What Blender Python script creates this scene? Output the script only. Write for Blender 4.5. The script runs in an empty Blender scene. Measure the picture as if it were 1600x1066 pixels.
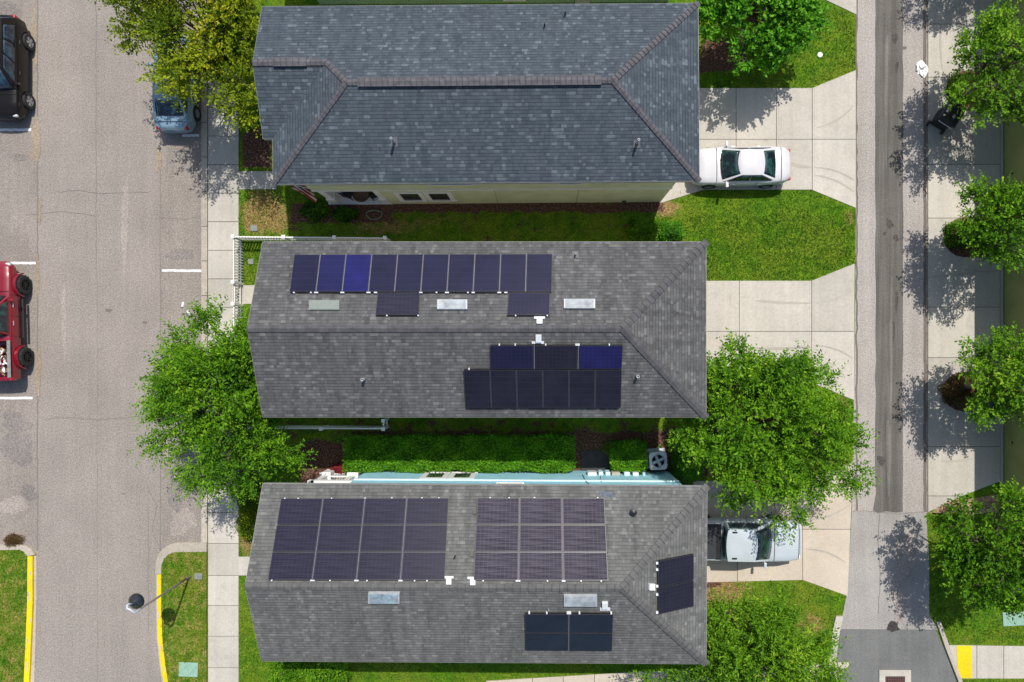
import bpy, math, random
import numpy as np
from mathutils import Vector, Matrix
from mathutils.geometry import tessellate_polygon
random.seed(7); RNG = np.random.default_rng(7)
R = math.radians
scene = bpy.context.scene
COL = scene.collection

# ------------------------------------------------------------------ camera
CAM_H = 33.33; FPX = 1067.0; NX = 848.0; NY = 545.0     # straight down drone view, 24 mm equivalent
cam = bpy.data.cameras.new('camera'); camo = bpy.data.objects.new('camera', cam); COL.objects.link(camo)
camo.location = (0, 0, CAM_H); camo.rotation_euler = (0, 0, 0)
cam.sensor_width = 36; cam.lens = 24.0; cam.sensor_fit = 'HORIZONTAL'
cam.shift_x = -48/1600; cam.shift_y = 12/1600; cam.clip_end = 500; cam.clip_start = 0.5
scene.camera = camo
scene.render.resolution_x = 1024; scene.render.resolution_y = 682

# ------------------------------------------------------------------ light
SUN_EL = R(60); SUND = Vector((0.32*math.cos(SUN_EL), 0.947*math.cos(SUN_EL), math.sin(SUN_EL))).normalized()
w = bpy.data.worlds.new('World'); scene.world = w; w.use_nodes = True
nt = w.node_tree; bg = nt.nodes['Background']
sky = nt.nodes.new('ShaderNodeTexSky'); sky.sky_type = 'NISHITA'; sky.sun_disc = False
sky.sun_elevation = SUN_EL; sky.sun_rotation = math.atan2(SUND.x, SUND.y)
sky.air_density = 1.0; sky.dust_density = 1.5
nt.links.new(sky.outputs[0], bg.inputs[0]); bg.inputs[1].default_value = 0.14
sl = bpy.data.lights.new('sun', 'SUN'); sl.energy = 4.4; sl.angle = R(0.53); sl.color = (1.0, 0.955, 0.89)
so = bpy.data.objects.new('sun', sl); COL.objects.link(so); so.location = (0, 0, 40)
so.rotation_euler = (-SUND).to_track_quat('-Z', 'Y').to_euler()
scene.view_settings.view_transform = 'Standard'; scene.view_settings.look = 'None'
scene.view_settings.exposure = 0.0; scene.view_settings.gamma = 1.0

# ------------------------------------------------------------------ helpers
def P(px, py, z=0.0):
    k = (CAM_H - z)/FPX
    return Vector(((px-NX)*k, -(py-NY)*k, z))
def P2(px, py):
    v = P(px, py); return (v.x, v.y)

class MB:
    def __init__(s): s.v = []; s.f = []; s.uv = {}; s.m = []; s.mi = 0
    def vert(s, p): s.v.append(tuple(p)); return len(s.v)-1
    def face(s, idx, uv=None):
        s.f.append(tuple(idx)); s.m.append(s.mi)
        if uv: s.uv[len(s.f)-1] = uv
    def poly(s, pts, uv=None):
        n = len(s.v); s.v += [tuple(p) for p in pts]; s.face(range(n, n+len(pts)), uv)
    def sheet(s, pts, z):                       # flat polygon, may be concave
        vs = [Vector((p[0], p[1], z)) for p in pts]
        n = len(s.v); s.v += [tuple(v) for v in vs]
        for t in tessellate_polygon([vs]):
            a, b, c = t
            if (vs[b]-vs[a]).cross(vs[c]-vs[a]).z < 0: b, c = c, b
            s.face((n+a, n+b, n+c))
    def slab(s, pts, z0, z1):
        s.sheet(pts, z1); n = len(pts)
        ar = sum(pts[i][0]*pts[(i+1) % n][1]-pts[(i+1) % n][0]*pts[i][1] for i in range(n))
        if ar < 0: pts = pts[::-1]
        for i in range(n):
            a = pts[i]; b = pts[(i+1) % n]
            s.poly([(a[0], a[1], z0), (b[0], b[1], z0), (b[0], b[1], z1), (a[0], a[1], z1)])
    def box(s, c, d, M=None):
        x, y, z = c; a, b, h = d[0]/2, d[1]/2, d[2]/2
        pts = [Vector((x+i*a, y+j*b, z+k*h)) for k in (-1, 1) for j in (-1, 1) for i in (-1, 1)]
        if M is not None: pts = [M @ p for p in pts]
        n = len(s.v); s.v += [tuple(p) for p in pts]
        for f in ((0, 2, 3, 1), (4, 5, 7, 6), (0, 1, 5, 4), (2, 6, 7, 3), (0, 4, 6, 2), (1, 3, 7, 5)):
            s.face([n+i for i in f])
    def tube(s, pts, rad, n=8, cap=True):
        pts = [Vector(p) for p in pts]
        if not hasattr(rad, '__len__'): rad = [rad]*len(pts)
        rings = []; up = Vector((0, 0, 1))
        for i, p in enumerate(pts):
            d = (pts[min(i+1, len(pts)-1)]-pts[max(i-1, 0)]).normalized()
            if i == 0:
                a = d.cross(up if abs(d.z) < .9 else Vector((1, 0, 0))).normalized()
            else: a = (a-d*a.dot(d)).normalized()
            b = d.cross(a); k = len(s.v)
            for j in range(n):
                t = 2*math.pi*j/n; s.v.append(tuple(p+(a*math.cos(t)+b*math.sin(t))*rad[i]))
            rings.append(k)
        for i in range(len(rings)-1):
            for j in range(n):
                s.face((rings[i]+j, rings[i]+(j+1) % n, rings[i+1]+(j+1) % n, rings[i+1]+j))
        if cap:
            s.face([rings[0]+j for j in range(n)][::-1]); s.face([rings[-1]+j for j in range(n)])
    def lathe(s, prof, c=(0, 0, 0), n=20, axis='z', caps=True):
        k0 = len(s.v)
        for r, h in prof:
            for j in range(n):
                t = 2*math.pi*j/n; x, y = r*math.cos(t), r*math.sin(t)
                if axis == 'z': p = (c[0]+x, c[1]+y, c[2]+h)
                elif axis == 'y': p = (c[0]+x, c[1]+h, c[2]+y)
                s.v.append(p)
        m = len(prof)
        for i in range(m-1):
            for j in range(n):
                q = (k0+i*n+j, k0+i*n+(j+1) % n, k0+(i+1)*n+(j+1) % n, k0+(i+1)*n+j)
                s.face(q if axis == 'z' else q[::-1])
        if caps and prof[0][0] > 1e-4: s.face([k0+j for j in range(n)][::-1])
        if caps and prof[-1][0] > 1e-4: s.face([k0+(m-1)*n+j for j in range(n)])
    def loft(s, rings, closed=True, caps=True):
        ks = []
        for r in rings: ks.append(len(s.v)); s.v += [tuple(p) for p in r]
        n = len(rings[0])
        for i in range(len(rings)-1):
            for j in range(n if closed else n-1):
                s.face((ks[i]+j, ks[i]+(j+1) % n, ks[i+1]+(j+1) % n, ks[i+1]+j))
        if caps: s.face([ks[0]+j for j in range(n)][::-1]); s.face([ks[-1]+j for j in range(n)])

def wloc(o):
    l = Vector((0, 0, 0))
    while o: l += o.location; o = o.parent
    return l
def obj(name, mb, mat, parent=None, local=False, origin=None, smooth=False, bevel=0, sub=0):
    me = bpy.data.meshes.new(name)
    vs = mb.v; off = Vector((0, 0, 0))
    if not local:
        if parent: off = wloc(parent)
        elif origin: off = Vector(origin)
        if off.length > 0: vs = [(v[0]-off.x, v[1]-off.y, v[2]-off.z) for v in vs]
    me.from_pydata(vs, [], mb.f)
    for m in (mat if isinstance(mat, (list, tuple)) else [mat]): me.materials.append(m)
    me.polygons.foreach_set('material_index', mb.m)
    if mb.uv:
        uvl = me.uv_layers.new(name='UVMap')
        for fi, uv in mb.uv.items():
            for li, u in zip(me.polygons[fi].loop_indices, uv): uvl.data[li].uv = u
    if smooth: me.polygons.foreach_set('use_smooth', [True]*len(me.polygons))
    o = bpy.data.objects.new(name, me); COL.objects.link(o)
    if parent: o.parent = parent
    elif not local: o.location = off
    if bevel:
        b = o.modifiers.new('bevel', 'BEVEL'); b.width = bevel; b.segments = 2; b.limit_method = 'ANGLE'; b.angle_limit = R(30)
    if sub:
        b = o.modifiers.new('sub', 'SUBSURF'); b.levels = sub; b.render_levels = sub
    return o
def tag(o, label, cat, group=None):
    o['label'] = label; o['category'] = cat
    if group: o['group'] = group
    return o
def thing(name, label, cat, loc, rz=0, group=None):
    o = bpy.data.objects.new(name, None); COL.objects.link(o); o.location = loc; o.rotation_euler = (0, 0, rz)
    o.empty_display_size = .3
    return tag(o, label, cat, group)
def struct(o): o['kind'] = 'structure'; return o
def copy_tree(o, parent=None):
    c = o.copy(); COL.objects.link(c); c.parent = parent
    for ch in list(o.children): copy_tree(ch, c)
    return c

# ------------------------------------------------------------------ materials
class NT:
    def __init__(s, name):
        s.m = bpy.data.materials.new(name); s.m.use_nodes = True; s.t = s.m.node_tree
        s.b = s.t.nodes['Principled BSDF']; s.out = s.t.nodes['Material Output']
        s._pos = None
    def n(s, typ, **kw):
        nd = s.t.nodes.new(typ)
        for k, v in kw.items(): setattr(nd, k, v)
        return nd
    def link(s, a, b): s.t.links.new(a, b)
    def val(s, sock, v):
        if isinstance(v, (int, float)): sock.default_value = v
        elif isinstance(v, (tuple, list)): sock.default_value = tuple(v) if len(v) != 3 or sock.type == 'VECTOR' else (*v, 1)
        else: s.link(v, sock)
    def math(s, op, a, b=0.0, c=0.0):
        nd = s.n('ShaderNodeMath', operation=op)
        s.val(nd.inputs[0], a); s.val(nd.inputs[1], b); s.val(nd.inputs[2], c); return nd.outputs[0]
    def pos(s):
        if s._pos is None: s._pos = s.n('ShaderNodeNewGeometry').outputs['Position']
        return s._pos
    def noise(s, scale, detail=3, rough=.55, vec=None, out=0, dist=0):
        nd = s.n('ShaderNodeTexNoise'); nd.inputs['Scale'].default_value = scale; nd.inputs['Detail'].default_value = detail
        nd.inputs['Roughness'].default_value = rough; nd.inputs['Distortion'].default_value = dist
        s.link(vec or s.pos(), nd.inputs['Vector']); return nd.outputs[out]
    def ramp(s, f, stops):
        nd = s.n('ShaderNodeValToRGB'); cr = nd.color_ramp
        while len(cr.elements) < len(stops): cr.elements.new(.5)
        for e, (p, c) in zip(cr.elements, stops):
            e.position = p; e.color = (*c, 1) if hasattr(c, '__len__') else (c, c, c, 1)
        s.link(f, nd.inputs[0]); return nd.outputs[0]
    def mix(s, f, a, b, mode='MIX'):
        nd = s.n('ShaderNodeMix', data_type='RGBA', blend_type=mode)
        s.val(nd.inputs[0], f); s.val(nd.inputs[6], a); s.val(nd.inputs[7], b); return nd.outputs[2]
    def scaled(s, v, x, y, z):
        nd = s.n('ShaderNodeVectorMath', operation='MULTIPLY'); s.link(v, nd.inputs[0]); nd.inputs[1].default_value = (x, y, z)
        return nd.outputs[0]
    def attr(s, name, out='Fac'):
        nd = s.n('ShaderNodeAttribute', attribute_name=name); return nd.outputs[out]
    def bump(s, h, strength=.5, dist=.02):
        nd = s.n('ShaderNodeBump'); nd.inputs['Strength'].default_value = strength; nd.inputs['Distance'].default_value = dist
        s.link(h, nd.inputs['Height']); s.link(nd.outputs[0], s.b.inputs['Normal'])
    def set(s, col, rough=.8, metal=0, spec=.5, coat=0):
        s.val(s.b.inputs['Base Color'], col); s.val(s.b.inputs['Roughness'], rough)
        s.b.inputs['Metallic'].default_value = metal; s.b.inputs['Specular IOR Level'].default_value = spec
        s.b.inputs['Coat Weight'].default_value = coat; s.b.inputs['Coat Roughness'].default_value = .04
        return s.m

def plain(name, col, rough=.6, metal=0, spec=.5, coat=0, var=.12, scale=6):
    t = NT(name); f = t.noise(scale, 4)
    c = t.mix(t.ramp(f, [(.3, 0.), (.7, 1.)]), tuple(x*(1-var) for x in col), tuple(min(1, x*(1+var)) for x in col))
    return t.set(c, rough, metal, spec, coat)

def m_pavement(name, base, grain=.35, patch=.16, blotch=(0.2, 0.17, 0.14), stain=.25, gscale=14, streak=0):
    t = NT(name)
    g = t.noise(gscale, 2, .7); big = t.noise(.35, 4, .6); mid = t.noise(1.7, 5, .65); sp = t.noise(gscale*2.3, 1, .5)
    gr = t.ramp(g, [(.33, 1-grain), (.68, 1+grain*.8)])
    sg = t.ramp(sp, [(.35, 1-grain*.7), (.66, 1+grain*.7)])
    c = t.mix(1.0, base, gr, 'MULTIPLY'); c = t.mix(1.0, c, sg, 'MULTIPLY')
    c = t.mix(1.0, c, t.ramp(big, [(.3, 1-patch), (.7, 1+patch)]), 'MULTIPLY')
    c = t.mix(t.math('MULTIPLY', t.ramp(mid, [(.56, 0.), (.76, 1.)]), stain), c, blotch)
    if streak:
        st = t.noise(1.0, 4, .6, vec=t.scaled(t.pos(), 3.0, .12, 1))
        c = t.mix(1.0, c, t.ramp(st, [(.3, 1-streak), (.7, 1+streak)]), 'MULTIPLY')
    ri = t.n('ShaderNodeNewGeometry').outputs['Random Per Island']
    if 'concrete' in name: c = t.mix(1.0, c, t.ramp(ri, [(0., .90), (1., 1.07)]), 'MULTIPLY')
    t.bump(g, .25, .01)
    return t.set(c, .9, spec=.25)
M = {}
M['road'] = m_pavement('road asphalt', (.285, .251, .219), grain=.28, patch=.10, streak=.05, stain=.18)
M['parking'] = m_pavement('parking lane', (.270, .236, .204), grain=.28, patch=.15, stain=.4, streak=.06)
M['alley'] = m_pavement('alley surface', (.37, .335, .305), grain=.26, patch=.10, stain=.2, streak=.08)
M['alleylow'] = m_pavement('alley lower', (.32, .30, .275), grain=.2, patch=.16, stain=.35, streak=.08)
M['dark_strip'] = m_pavement('dark asphalt trench', (.132, .122, .108), grain=.16, patch=.16, stain=.35, blotch=(.08, .07, .065), streak=.30)
M['newasphalt'] = m_pavement('grey asphalt', (.155, .158, .15), grain=.14, patch=.14, stain=.4, blotch=(.25, .22, .18), streak=.1)
M['groove'] = plain('dark edge groove', (.16, .13, .115), .95)
M['seam'] = plain('road seam', (.19, .165, .148), .95)
M['conc'] = m_pavement('concrete', (.475, .44, .375), grain=.07, patch=.10, blotch=(.33, .30, .25), stain=.45, gscale=9, streak=.06)
M['conc2'] = m_pavement('concrete warm', (.50, .43, .34), grain=.06, patch=.10, blotch=(.36, .30, .23), stain=.45, gscale=9)
M['kerb'] = m_pavement('kerb concrete', (.44, .39, .315), grain=.12, patch=.12, blotch=(.25, .21, .17), stain=.5, gscale=10)
M['joint'] = plain('slab joint', (.10, .09, .078), .95)
M['wornwhite'] = m_pavement('white road paint', (.72, .72, .70), grain=.1, patch=.05, stain=.5, blotch=(.42, .4, .37))
M['yellow'] = m_pavement('yellow road paint', (.80, .56, .01), grain=.10, patch=.14, stain=.8, blotch=(.42, .34, .12))
M['mulch'] = m_pavement('mulch', (.13, .072, .045), grain=.75, patch=.25, stain=.5, blotch=(.04, .022, .015), gscale=9)
M['drysoil'] = m_pavement('dry soil', (.34, .22, .13), grain=.4, patch=.25, stain=.4, blotch=(.14, .09, .05), gscale=9)

def m_grass():
    t = NT('grass'); dry = t.attr('dry'); mul = t.attr('mulch')
    big = t.noise(.5, 5, .6); mid = t.noise(2.4, 5, .65); fine = t.noise(11, 4, .8); ff = t.noise(30, 2, .7)
    c = t.ramp(mid, [(.3, (.028, .080, .006)), (.5, (.070, .165, .007)), (.7, (.145, .225, .010))])
    c = t.mix(t.ramp(big, [(.40, 0.), (.66, .75)]), c, (.15, .185, .016))
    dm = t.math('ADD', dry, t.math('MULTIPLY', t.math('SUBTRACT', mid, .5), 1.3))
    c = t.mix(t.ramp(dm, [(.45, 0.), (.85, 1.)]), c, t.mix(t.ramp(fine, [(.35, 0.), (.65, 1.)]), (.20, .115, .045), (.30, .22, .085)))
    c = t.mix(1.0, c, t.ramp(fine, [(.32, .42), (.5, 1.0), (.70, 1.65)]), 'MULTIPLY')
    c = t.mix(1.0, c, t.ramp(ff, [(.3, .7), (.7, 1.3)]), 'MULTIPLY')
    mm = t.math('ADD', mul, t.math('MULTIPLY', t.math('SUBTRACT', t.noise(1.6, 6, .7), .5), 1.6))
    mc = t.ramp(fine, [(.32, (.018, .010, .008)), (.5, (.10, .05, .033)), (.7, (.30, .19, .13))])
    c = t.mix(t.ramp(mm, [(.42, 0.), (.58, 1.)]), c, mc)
    t.bump(fine, .8, .05)
    return t.set(c, .95, spec=.12)
M['grass'] = m_grass()
def m_blade():
    t = NT('grass blades'); v = t.attr('var')
    c = t.ramp(v, [(0., (.026, .090, .004)), (.35, (.068, .190, .006)), (.7, (.18, .27, .012)), (1., (.40, .28, .09))])
    tr = t.n('ShaderNodeBsdfTranslucent'); t.link(c, tr.inputs[0]); t.set(c, .7, spec=.2)
    mx = t.n('ShaderNodeMixShader'); mx.inputs[0].default_value = .3
    t.link(t.b.outputs[0], mx.inputs[1]); t.link(tr.outputs[0], mx.inputs[2]); t.link(mx.outputs[0], t.out.inputs[0]); return t.m
M['blade'] = m_blade()

def m_leaf(name, dark, mid, light, tip, trans=.24):
    t = NT(name); v = t.attr('var')
    c = t.ramp(v, [(0., dark), (.4, mid), (.75, light), (1., tip)])
    t.set(c, .6, spec=.14)
    tr = t.n('ShaderNodeBsdfTranslucent'); t.link(t.mix(1., c, (1.25, 1.3, .6), 'MULTIPLY'), tr.inputs[0])
    mx = t.n('ShaderNodeMixShader'); mx.inputs[0].default_value = trans
    t.link(t.b.outputs[0], mx.inputs[1]); t.link(tr.outputs[0], mx.inputs[2]); t.link(mx.outputs[0], t.out.inputs[0]); return t.m
M['leaf_green'] = m_leaf('green leaves', (.014, .046, .003), (.072, .195, .006), (.17, .35, .012), (.32, .46, .03))
M['leaf_yellow'] = m_leaf('yellow green leaves', (.035, .070, .005), (.12, .19, .006), (.29, .34, .010), (.50, .42, .03))
M['leaf_bright'] = m_leaf('bright leaves', (.012, .055, .005), (.058, .21, .008), (.14, .38, .018), (.27, .50, .05))
M['leaf_olive'] = m_leaf('olive leaves', (.018, .052, .004), (.080, .20, .008), (.17, .34, .014), (.32, .44, .03))
M['leaf_hedge'] = m_leaf('hedge leaves', (.030, .10, .006), (.085, .255, .010), (.16, .38, .014), (.34, .54, .03))
M['leaf_red'] = m_leaf('red leaves', (.08, .008, .012), (.22, .02, .03), (.35, .05, .05), (.4, .1, .06))
M['leaf_brown'] = m_leaf('dry leaves', (.06, .035, .015), (.15, .09, .03), (.2, .15, .04), (.3, .22, .08))
M['bark'] = plain('bark', (.16, .12, .09), .95, var=.4, scale=12)

def m_shingle(name, lo, mid, hi, tab=.17, row=.135, contrast=.75, warm=(.14, .12, .11), streak=.15):
    t = NT(name)
    uv = t.n('ShaderNodeUVMap').outputs[0]; sp = t.n('ShaderNodeSeparateXYZ'); t.link(uv, sp.inputs[0])
    u, v = sp.outputs[0], sp.outputs[1]
    vr = t.math('DIVIDE', v, row); ri = t.math('FLOOR', vr); rf = t.math('FRACT', vr)
    wn = t.n('ShaderNodeTexWhiteNoise', noise_dimensions='1D'); t.link(ri, wn.inputs['W'])
    uu = t.math('DIVIDE', t.math('ADD', u, t.math('MULTIPLY', wn.outputs[0], 3.7)), tab)
    # split tabs in irregular widths
    sub = t.math('ADD', uu, t.math('MULTIPLY', t.math('SINE', t.math('MULTIPLY', uu, 2.3)), .25))
    ci = t.math('FLOOR', sub); cf = t.math('FRACT', sub)
    cb = t.n('ShaderNodeCombineXYZ'); t.link(ci, cb.inputs[0]); t.link(ri, cb.inputs[1])
    w2 = t.n('ShaderNodeTexWhiteNoise', noise_dimensions='2D'); t.link(cb.outputs[0], w2.inputs['Vector'])
    c = t.ramp(w2.outputs[0], [(0., lo), (.5, mid), (.82, mid), (1., hi)])
    big = t.noise(.8, 5, .65); st = t.noise(1.0, 4, .6, vec=t.scaled(uv, 2.6, .25, 1))
    c = t.mix(t.ramp(big, [(.42, 0.), (.72, .45)]), c, warm)
    c = t.mix(1., c, t.ramp(st, [(.3, 1-streak), (.7, 1+streak)]), 'MULTIPLY')
    c = t.mix(1., c, t.ramp(t.noise(26, 2, .7), [(.3, .8), (.7, 1.2)]), 'MULTIPLY')
    edge = t.math('LESS_THAN', rf, .16); c = t.mix(t.math('MULTIPLY', edge, contrast), c, (.018, .018, .02))  # paints the shadow line at the foot of each shingle row
    e2 = t.math('LESS_THAN', cf, .07); c = t.mix(t.math('MULTIPLY', e2, contrast*.5), c, (.03, .03, .033))
    t.bump(t.math('ADD', t.math('SUBTRACT', 1.0, rf), t.math('MULTIPLY', w2.outputs[0], .4)), .5, .015)
    return t.set(c, .9, spec=.2)
M['shingle_blue'] = m_shingle('blue grey shingles', (.048, .064, .077), (.070, .088, .103), (.125, .152, .172), contrast=.6, warm=(.062, .070, .086), streak=.14)
M['shingle_grey'] = m_shingle('grey shingles', (.078, .078, .078), (.108, .108, .106), (.165, .164, .156), contrast=.5, warm=(.092, .088, .090), streak=.24)
M['shingle_warm'] = m_shingle('weathered grey shingles', (.100, .101, .096), (.135, .136, .128), (.19, .19, .178), contrast=.42, warm=(.128, .122, .112), streak=.22)
M['cap_brown'] = plain('brown grey ridge cap', (.092, .088, .096), .9, var=.3, scale=4)
M['cap_grey'] = plain('grey ridge cap', (.080, .078, .081), .9, var=.3, scale=3)
M['cap_warm'] = plain('weathered ridge cap', (.105, .104, .100), .9, var=.25, scale=3)
M['capgap'] = plain('painted overlap shadow', (.06, .055, .058), .95)  # dark tone paints the shadow line at each cap overlap
M['capgap_soft'] = plain('soft painted overlap shadow', (.078, .077, .076), .95)
M['drip'] = plain('painted drip edge', (.30, .30, .28), .6)
M['flash'] = plain('vent flashing', (.12, .12, .125), .7)
M['patch'] = plain('replaced shingles', (.10, .125, .14), .9, var=.3, scale=8)

def m_siding(name, col, lap=.18):
    t = NT(name); sp = t.n('ShaderNodeSeparateXYZ'); t.link(t.pos(), sp.inputs[0])
    rf = t.math('FRACT', t.math('DIVIDE', sp.outputs[2], lap))
    c = t.mix(t.ramp(t.noise(1.2, 5, .6), [(.35, 0.), (.7, 1.)]), tuple(x*.88 for x in col), tuple(min(1, x*1.08) for x in col))
    c = t.mix(t.math('MULTIPLY', t.math('LESS_THAN', rf, .1), .35), c, tuple(x*.45 for x in col))
    t.bump(rf, .35, .02); return t.set(c, .6, spec=.3)
M['side_green'] = m_siding('pale green siding', (.66, .69, .44))
M['side_mint'] = m_siding('mint siding', (.30, .44, .30))
M['side_beige'] = m_siding('beige siding', (.5, .46, .38))
M['side_blue'] = m_siding('light blue siding', (.38, .72, .85))
M['side_olive'] = m_siding('olive siding', (.30, .33, .12))
M['trim'] = plain('white trim', (.82, .81, .78), .5, var=.06)
M['trim_blue'] = plain('pale blue trim', (.62, .80, .85), .5, var=.06)
M['gate'] = plain('white vinyl', (.72, .70, .66), .45, var=.08)
M['glass'] = plain('window glass', (.03, .04, .045), .08, spec=.8, var=.3, scale=1.5)
M['skylight'] = plain('skylight glazing', (.34, .37, .38), .22, spec=.7, var=.35, scale=3)
M['skylight_blue'] = plain('blue skylight glazing', (.27, .34, .38), .2, spec=.7, var=.5, scale=4)
M['skylight_dull'] = plain('dull green skylight', (.19, .22, .19), .5, var=.1)
M['metal'] = plain('galvanised metal', (.42, .44, .45), .5, .15, var=.15)
M['metaldark'] = plain('dark rail metal', (.05, .05, .055), .4, .3)
M['alu'] = plain('aluminium', (.15, .145, .175), .6, 0, spec=.2)
M['alu_glare'] = plain('aluminium with painted glare', (.20, .17, .195), .6, 0, spec=.2)  # paler copy of the aluminium with the glare painted in
M['boxwhite'] = plain('white junction box', (.66, .68, .69), .5, var=.05)
M['black'] = plain('black plastic', (.012, .012, .013), .45)
M['blackmetal'] = plain('black painted metal', (.02, .025, .03), .25, .2, coat=.5)
M['bronze'] = plain('grey brown pole', (.20, .175, .15), .45, .3)
M['green_lid'] = plain('green utility lid', (.24, .40, .30), .6, var=.12, scale=5)
M['grey_lid'] = plain('grey utility lid', (.2, .22, .2), .7, var=.2)
M['acmetal'] = plain('light grey air conditioner', (.50, .54, .58), .4, .1, var=.08)
M['acdark'] = plain('dark fan well', (.02, .05, .06), .6)
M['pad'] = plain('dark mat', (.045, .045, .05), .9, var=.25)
M['wood'] = plain('brown wood', (.16, .09, .05), .7, var=.3)
M['rust'] = plain('rusty grate', (.12, .06, .05), .8, var=.4, scale=20)
M['asphaltblob'] = m_pavement('fresh asphalt blob', (.055, .048, .045), grain=.5, stain=.3)
M['bag'] = plain('white plastic', (.85, .85, .84), .4, var=.06)
M['binblue'] = plain('blue plastic', (.02, .09, .32), .45)

def m_panel(name, base, line, grid=.35, rough=.18, sheen=0, lines_u=10, lines_v=6, spec=.5):
    t = NT(name); uv = t.n('ShaderNodeUVMap').outputs[0]; sp = t.n('ShaderNodeSeparateXYZ'); t.link(uv, sp.inputs[0])
    fu = t.math('FRACT', t.math('MULTIPLY', sp.outputs[0], lines_u)); fv = t.math('FRACT', t.math('MULTIPLY', sp.outputs[1], lines_v))
    g = t.math('MAXIMUM', t.math('LESS_THAN', fu, .1), t.math('LESS_THAN', fv, .1))
    c = t.mix(t.ramp(t.noise(1.5, 4), [(.3, 0.), (.7, 1.)]), tuple(x*.8 for x in base), tuple(x*1.25 for x in base))
    c = t.mix(t.math('MULTIPLY', g, grid), c, line)
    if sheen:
        wv = t.noise(1.0, 3, .6, vec=t.scaled(uv, 1.2, 26, 1)); c = t.mix(t.math('MULTIPLY', t.ramp(wv, [(.42, 0.), (.66, 1.)]), sheen), c, line)  # painted sheen: pale streaks of the line colour mixed into the cells
    return t.set(c, rough, spec=spec)
M['pv_navy'] = m_panel('navy solar cells', (.010, .009, .030), (.026, .026, .055))
M['pv_blue'] = m_panel('deep blue solar cells', (.009, .008, .085), (.022, .022, .12))
M['pv_midblue'] = m_panel('mid blue solar cells', (.010, .009, .058), (.028, .028, .09))
M['pv_dark'] = m_panel('dark solar cells', (.013, .011, .019), (.03, .03, .036))
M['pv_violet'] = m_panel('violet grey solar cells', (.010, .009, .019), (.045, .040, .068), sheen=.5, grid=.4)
M['pv_painted_sheen'] = m_panel('painted pale sheen solar cells', (.026, .023, .034), (.115, .102, .125), sheen=.75, grid=.45, rough=.5, spec=.04)  # sun glare on the nine panels painted into the cell colour
M['pv_black'] = m_panel('black solar cells', (.008, .011, .017), (.018, .022, .03), grid=.2)

def m_paint(name, col, metal=0.0):
    t = NT(name); spc = .5 if sum(col) > .1 else .25
    return t.set(t.mix(t.ramp(t.noise(1.3, 4), [(.3, 0.), (.7, 1.)]), tuple(x*.92 for x in col), tuple(min(1, x*1.05) for x in col)), .3, metal, spc, .8 if spc > .3 else .25)
M['car_white'] = m_paint('white car paint', (.62, .61, .61)); M['car_silver'] = m_paint('pale silver blue paint', (.50, .55, .57), .05)
M['car_black'] = m_paint('black car paint', (.009, .007, .006)); M['car_red'] = m_paint('deep red car paint', (.22, .004, .014))
M['car_blue'] = m_paint('silver blue car paint', (.24, .36, .45), .15)
def m_carglass(name, a, b):
    t = NT(name); return t.set(t.mix(t.ramp(t.noise(2.6, 3, .6), [(.45, 0.), (.62, 1.)]), a, b), .05, spec=.8)
M['carglass'] = m_carglass('car glass', (.008, .014, .022), (.018, .075, .065))
M['carglassblue'] = m_carglass('dark blue car glass', (.008, .014, .03), (.03, .07, .10))
M['tyre'] = plain('tyre rubber', (.022, .022, .023), .85, var=.3)
M['rim'] = plain('alloy rim', (.55, .56, .58), .3, .7)
M['rimblack'] = plain('black rim', (.02, .02, .02), .5, .3)
M['lamp'] = NT('lamp lens').set((.65, .68, .7), .1, spec=.8)
M['redlamp'] = NT('red lamp lens').set((.45, .01, .015), .15, spec=.8)
M['tonneau'] = plain('charcoal bed cover', (.028, .030, .036), .8, var=.15)
M['steering'] = plain('teal interior', (.05, .15, .12), .7)

# ------------------------------------------------------------------ ground
HOUSES = []       # eave rectangles in world metres (x0, x1, y0, y1)
def rect_px(x0, y0, x1, y1, z=5.6):
    a = P(x0, y0, z); b = P(x1, y1, z); HOUSES.append((a.x, b.x, b.y, a.y))
rect_px(411, 7, 1092, 286); rect_px(409, 378, 1103, 652); rect_px(409, 758, 1105, 1036)

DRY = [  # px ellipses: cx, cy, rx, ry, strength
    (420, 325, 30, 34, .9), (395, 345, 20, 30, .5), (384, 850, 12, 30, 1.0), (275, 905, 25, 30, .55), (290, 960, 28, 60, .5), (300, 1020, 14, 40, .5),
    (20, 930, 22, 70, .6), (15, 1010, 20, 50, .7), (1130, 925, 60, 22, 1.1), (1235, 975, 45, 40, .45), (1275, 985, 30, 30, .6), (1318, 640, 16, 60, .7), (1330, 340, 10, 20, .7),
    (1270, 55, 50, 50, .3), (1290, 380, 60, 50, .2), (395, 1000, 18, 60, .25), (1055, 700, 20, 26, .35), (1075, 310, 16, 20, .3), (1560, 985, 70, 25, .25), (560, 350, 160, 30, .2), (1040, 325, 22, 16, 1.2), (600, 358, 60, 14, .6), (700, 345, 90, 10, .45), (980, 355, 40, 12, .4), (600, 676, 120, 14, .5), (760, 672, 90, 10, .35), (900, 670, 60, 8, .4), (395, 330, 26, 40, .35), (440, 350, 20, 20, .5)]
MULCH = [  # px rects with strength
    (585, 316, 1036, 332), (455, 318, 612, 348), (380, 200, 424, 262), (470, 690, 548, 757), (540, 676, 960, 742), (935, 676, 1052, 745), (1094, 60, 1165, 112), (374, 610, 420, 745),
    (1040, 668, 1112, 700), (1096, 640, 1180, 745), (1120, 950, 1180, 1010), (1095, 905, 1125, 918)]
THIN = [(410, 655, 1036, 692, .40), (455, 335, 1030, 378, .33), (374, 655, 480, 700, .35)]      # patchy worn turf between the houses
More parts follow.
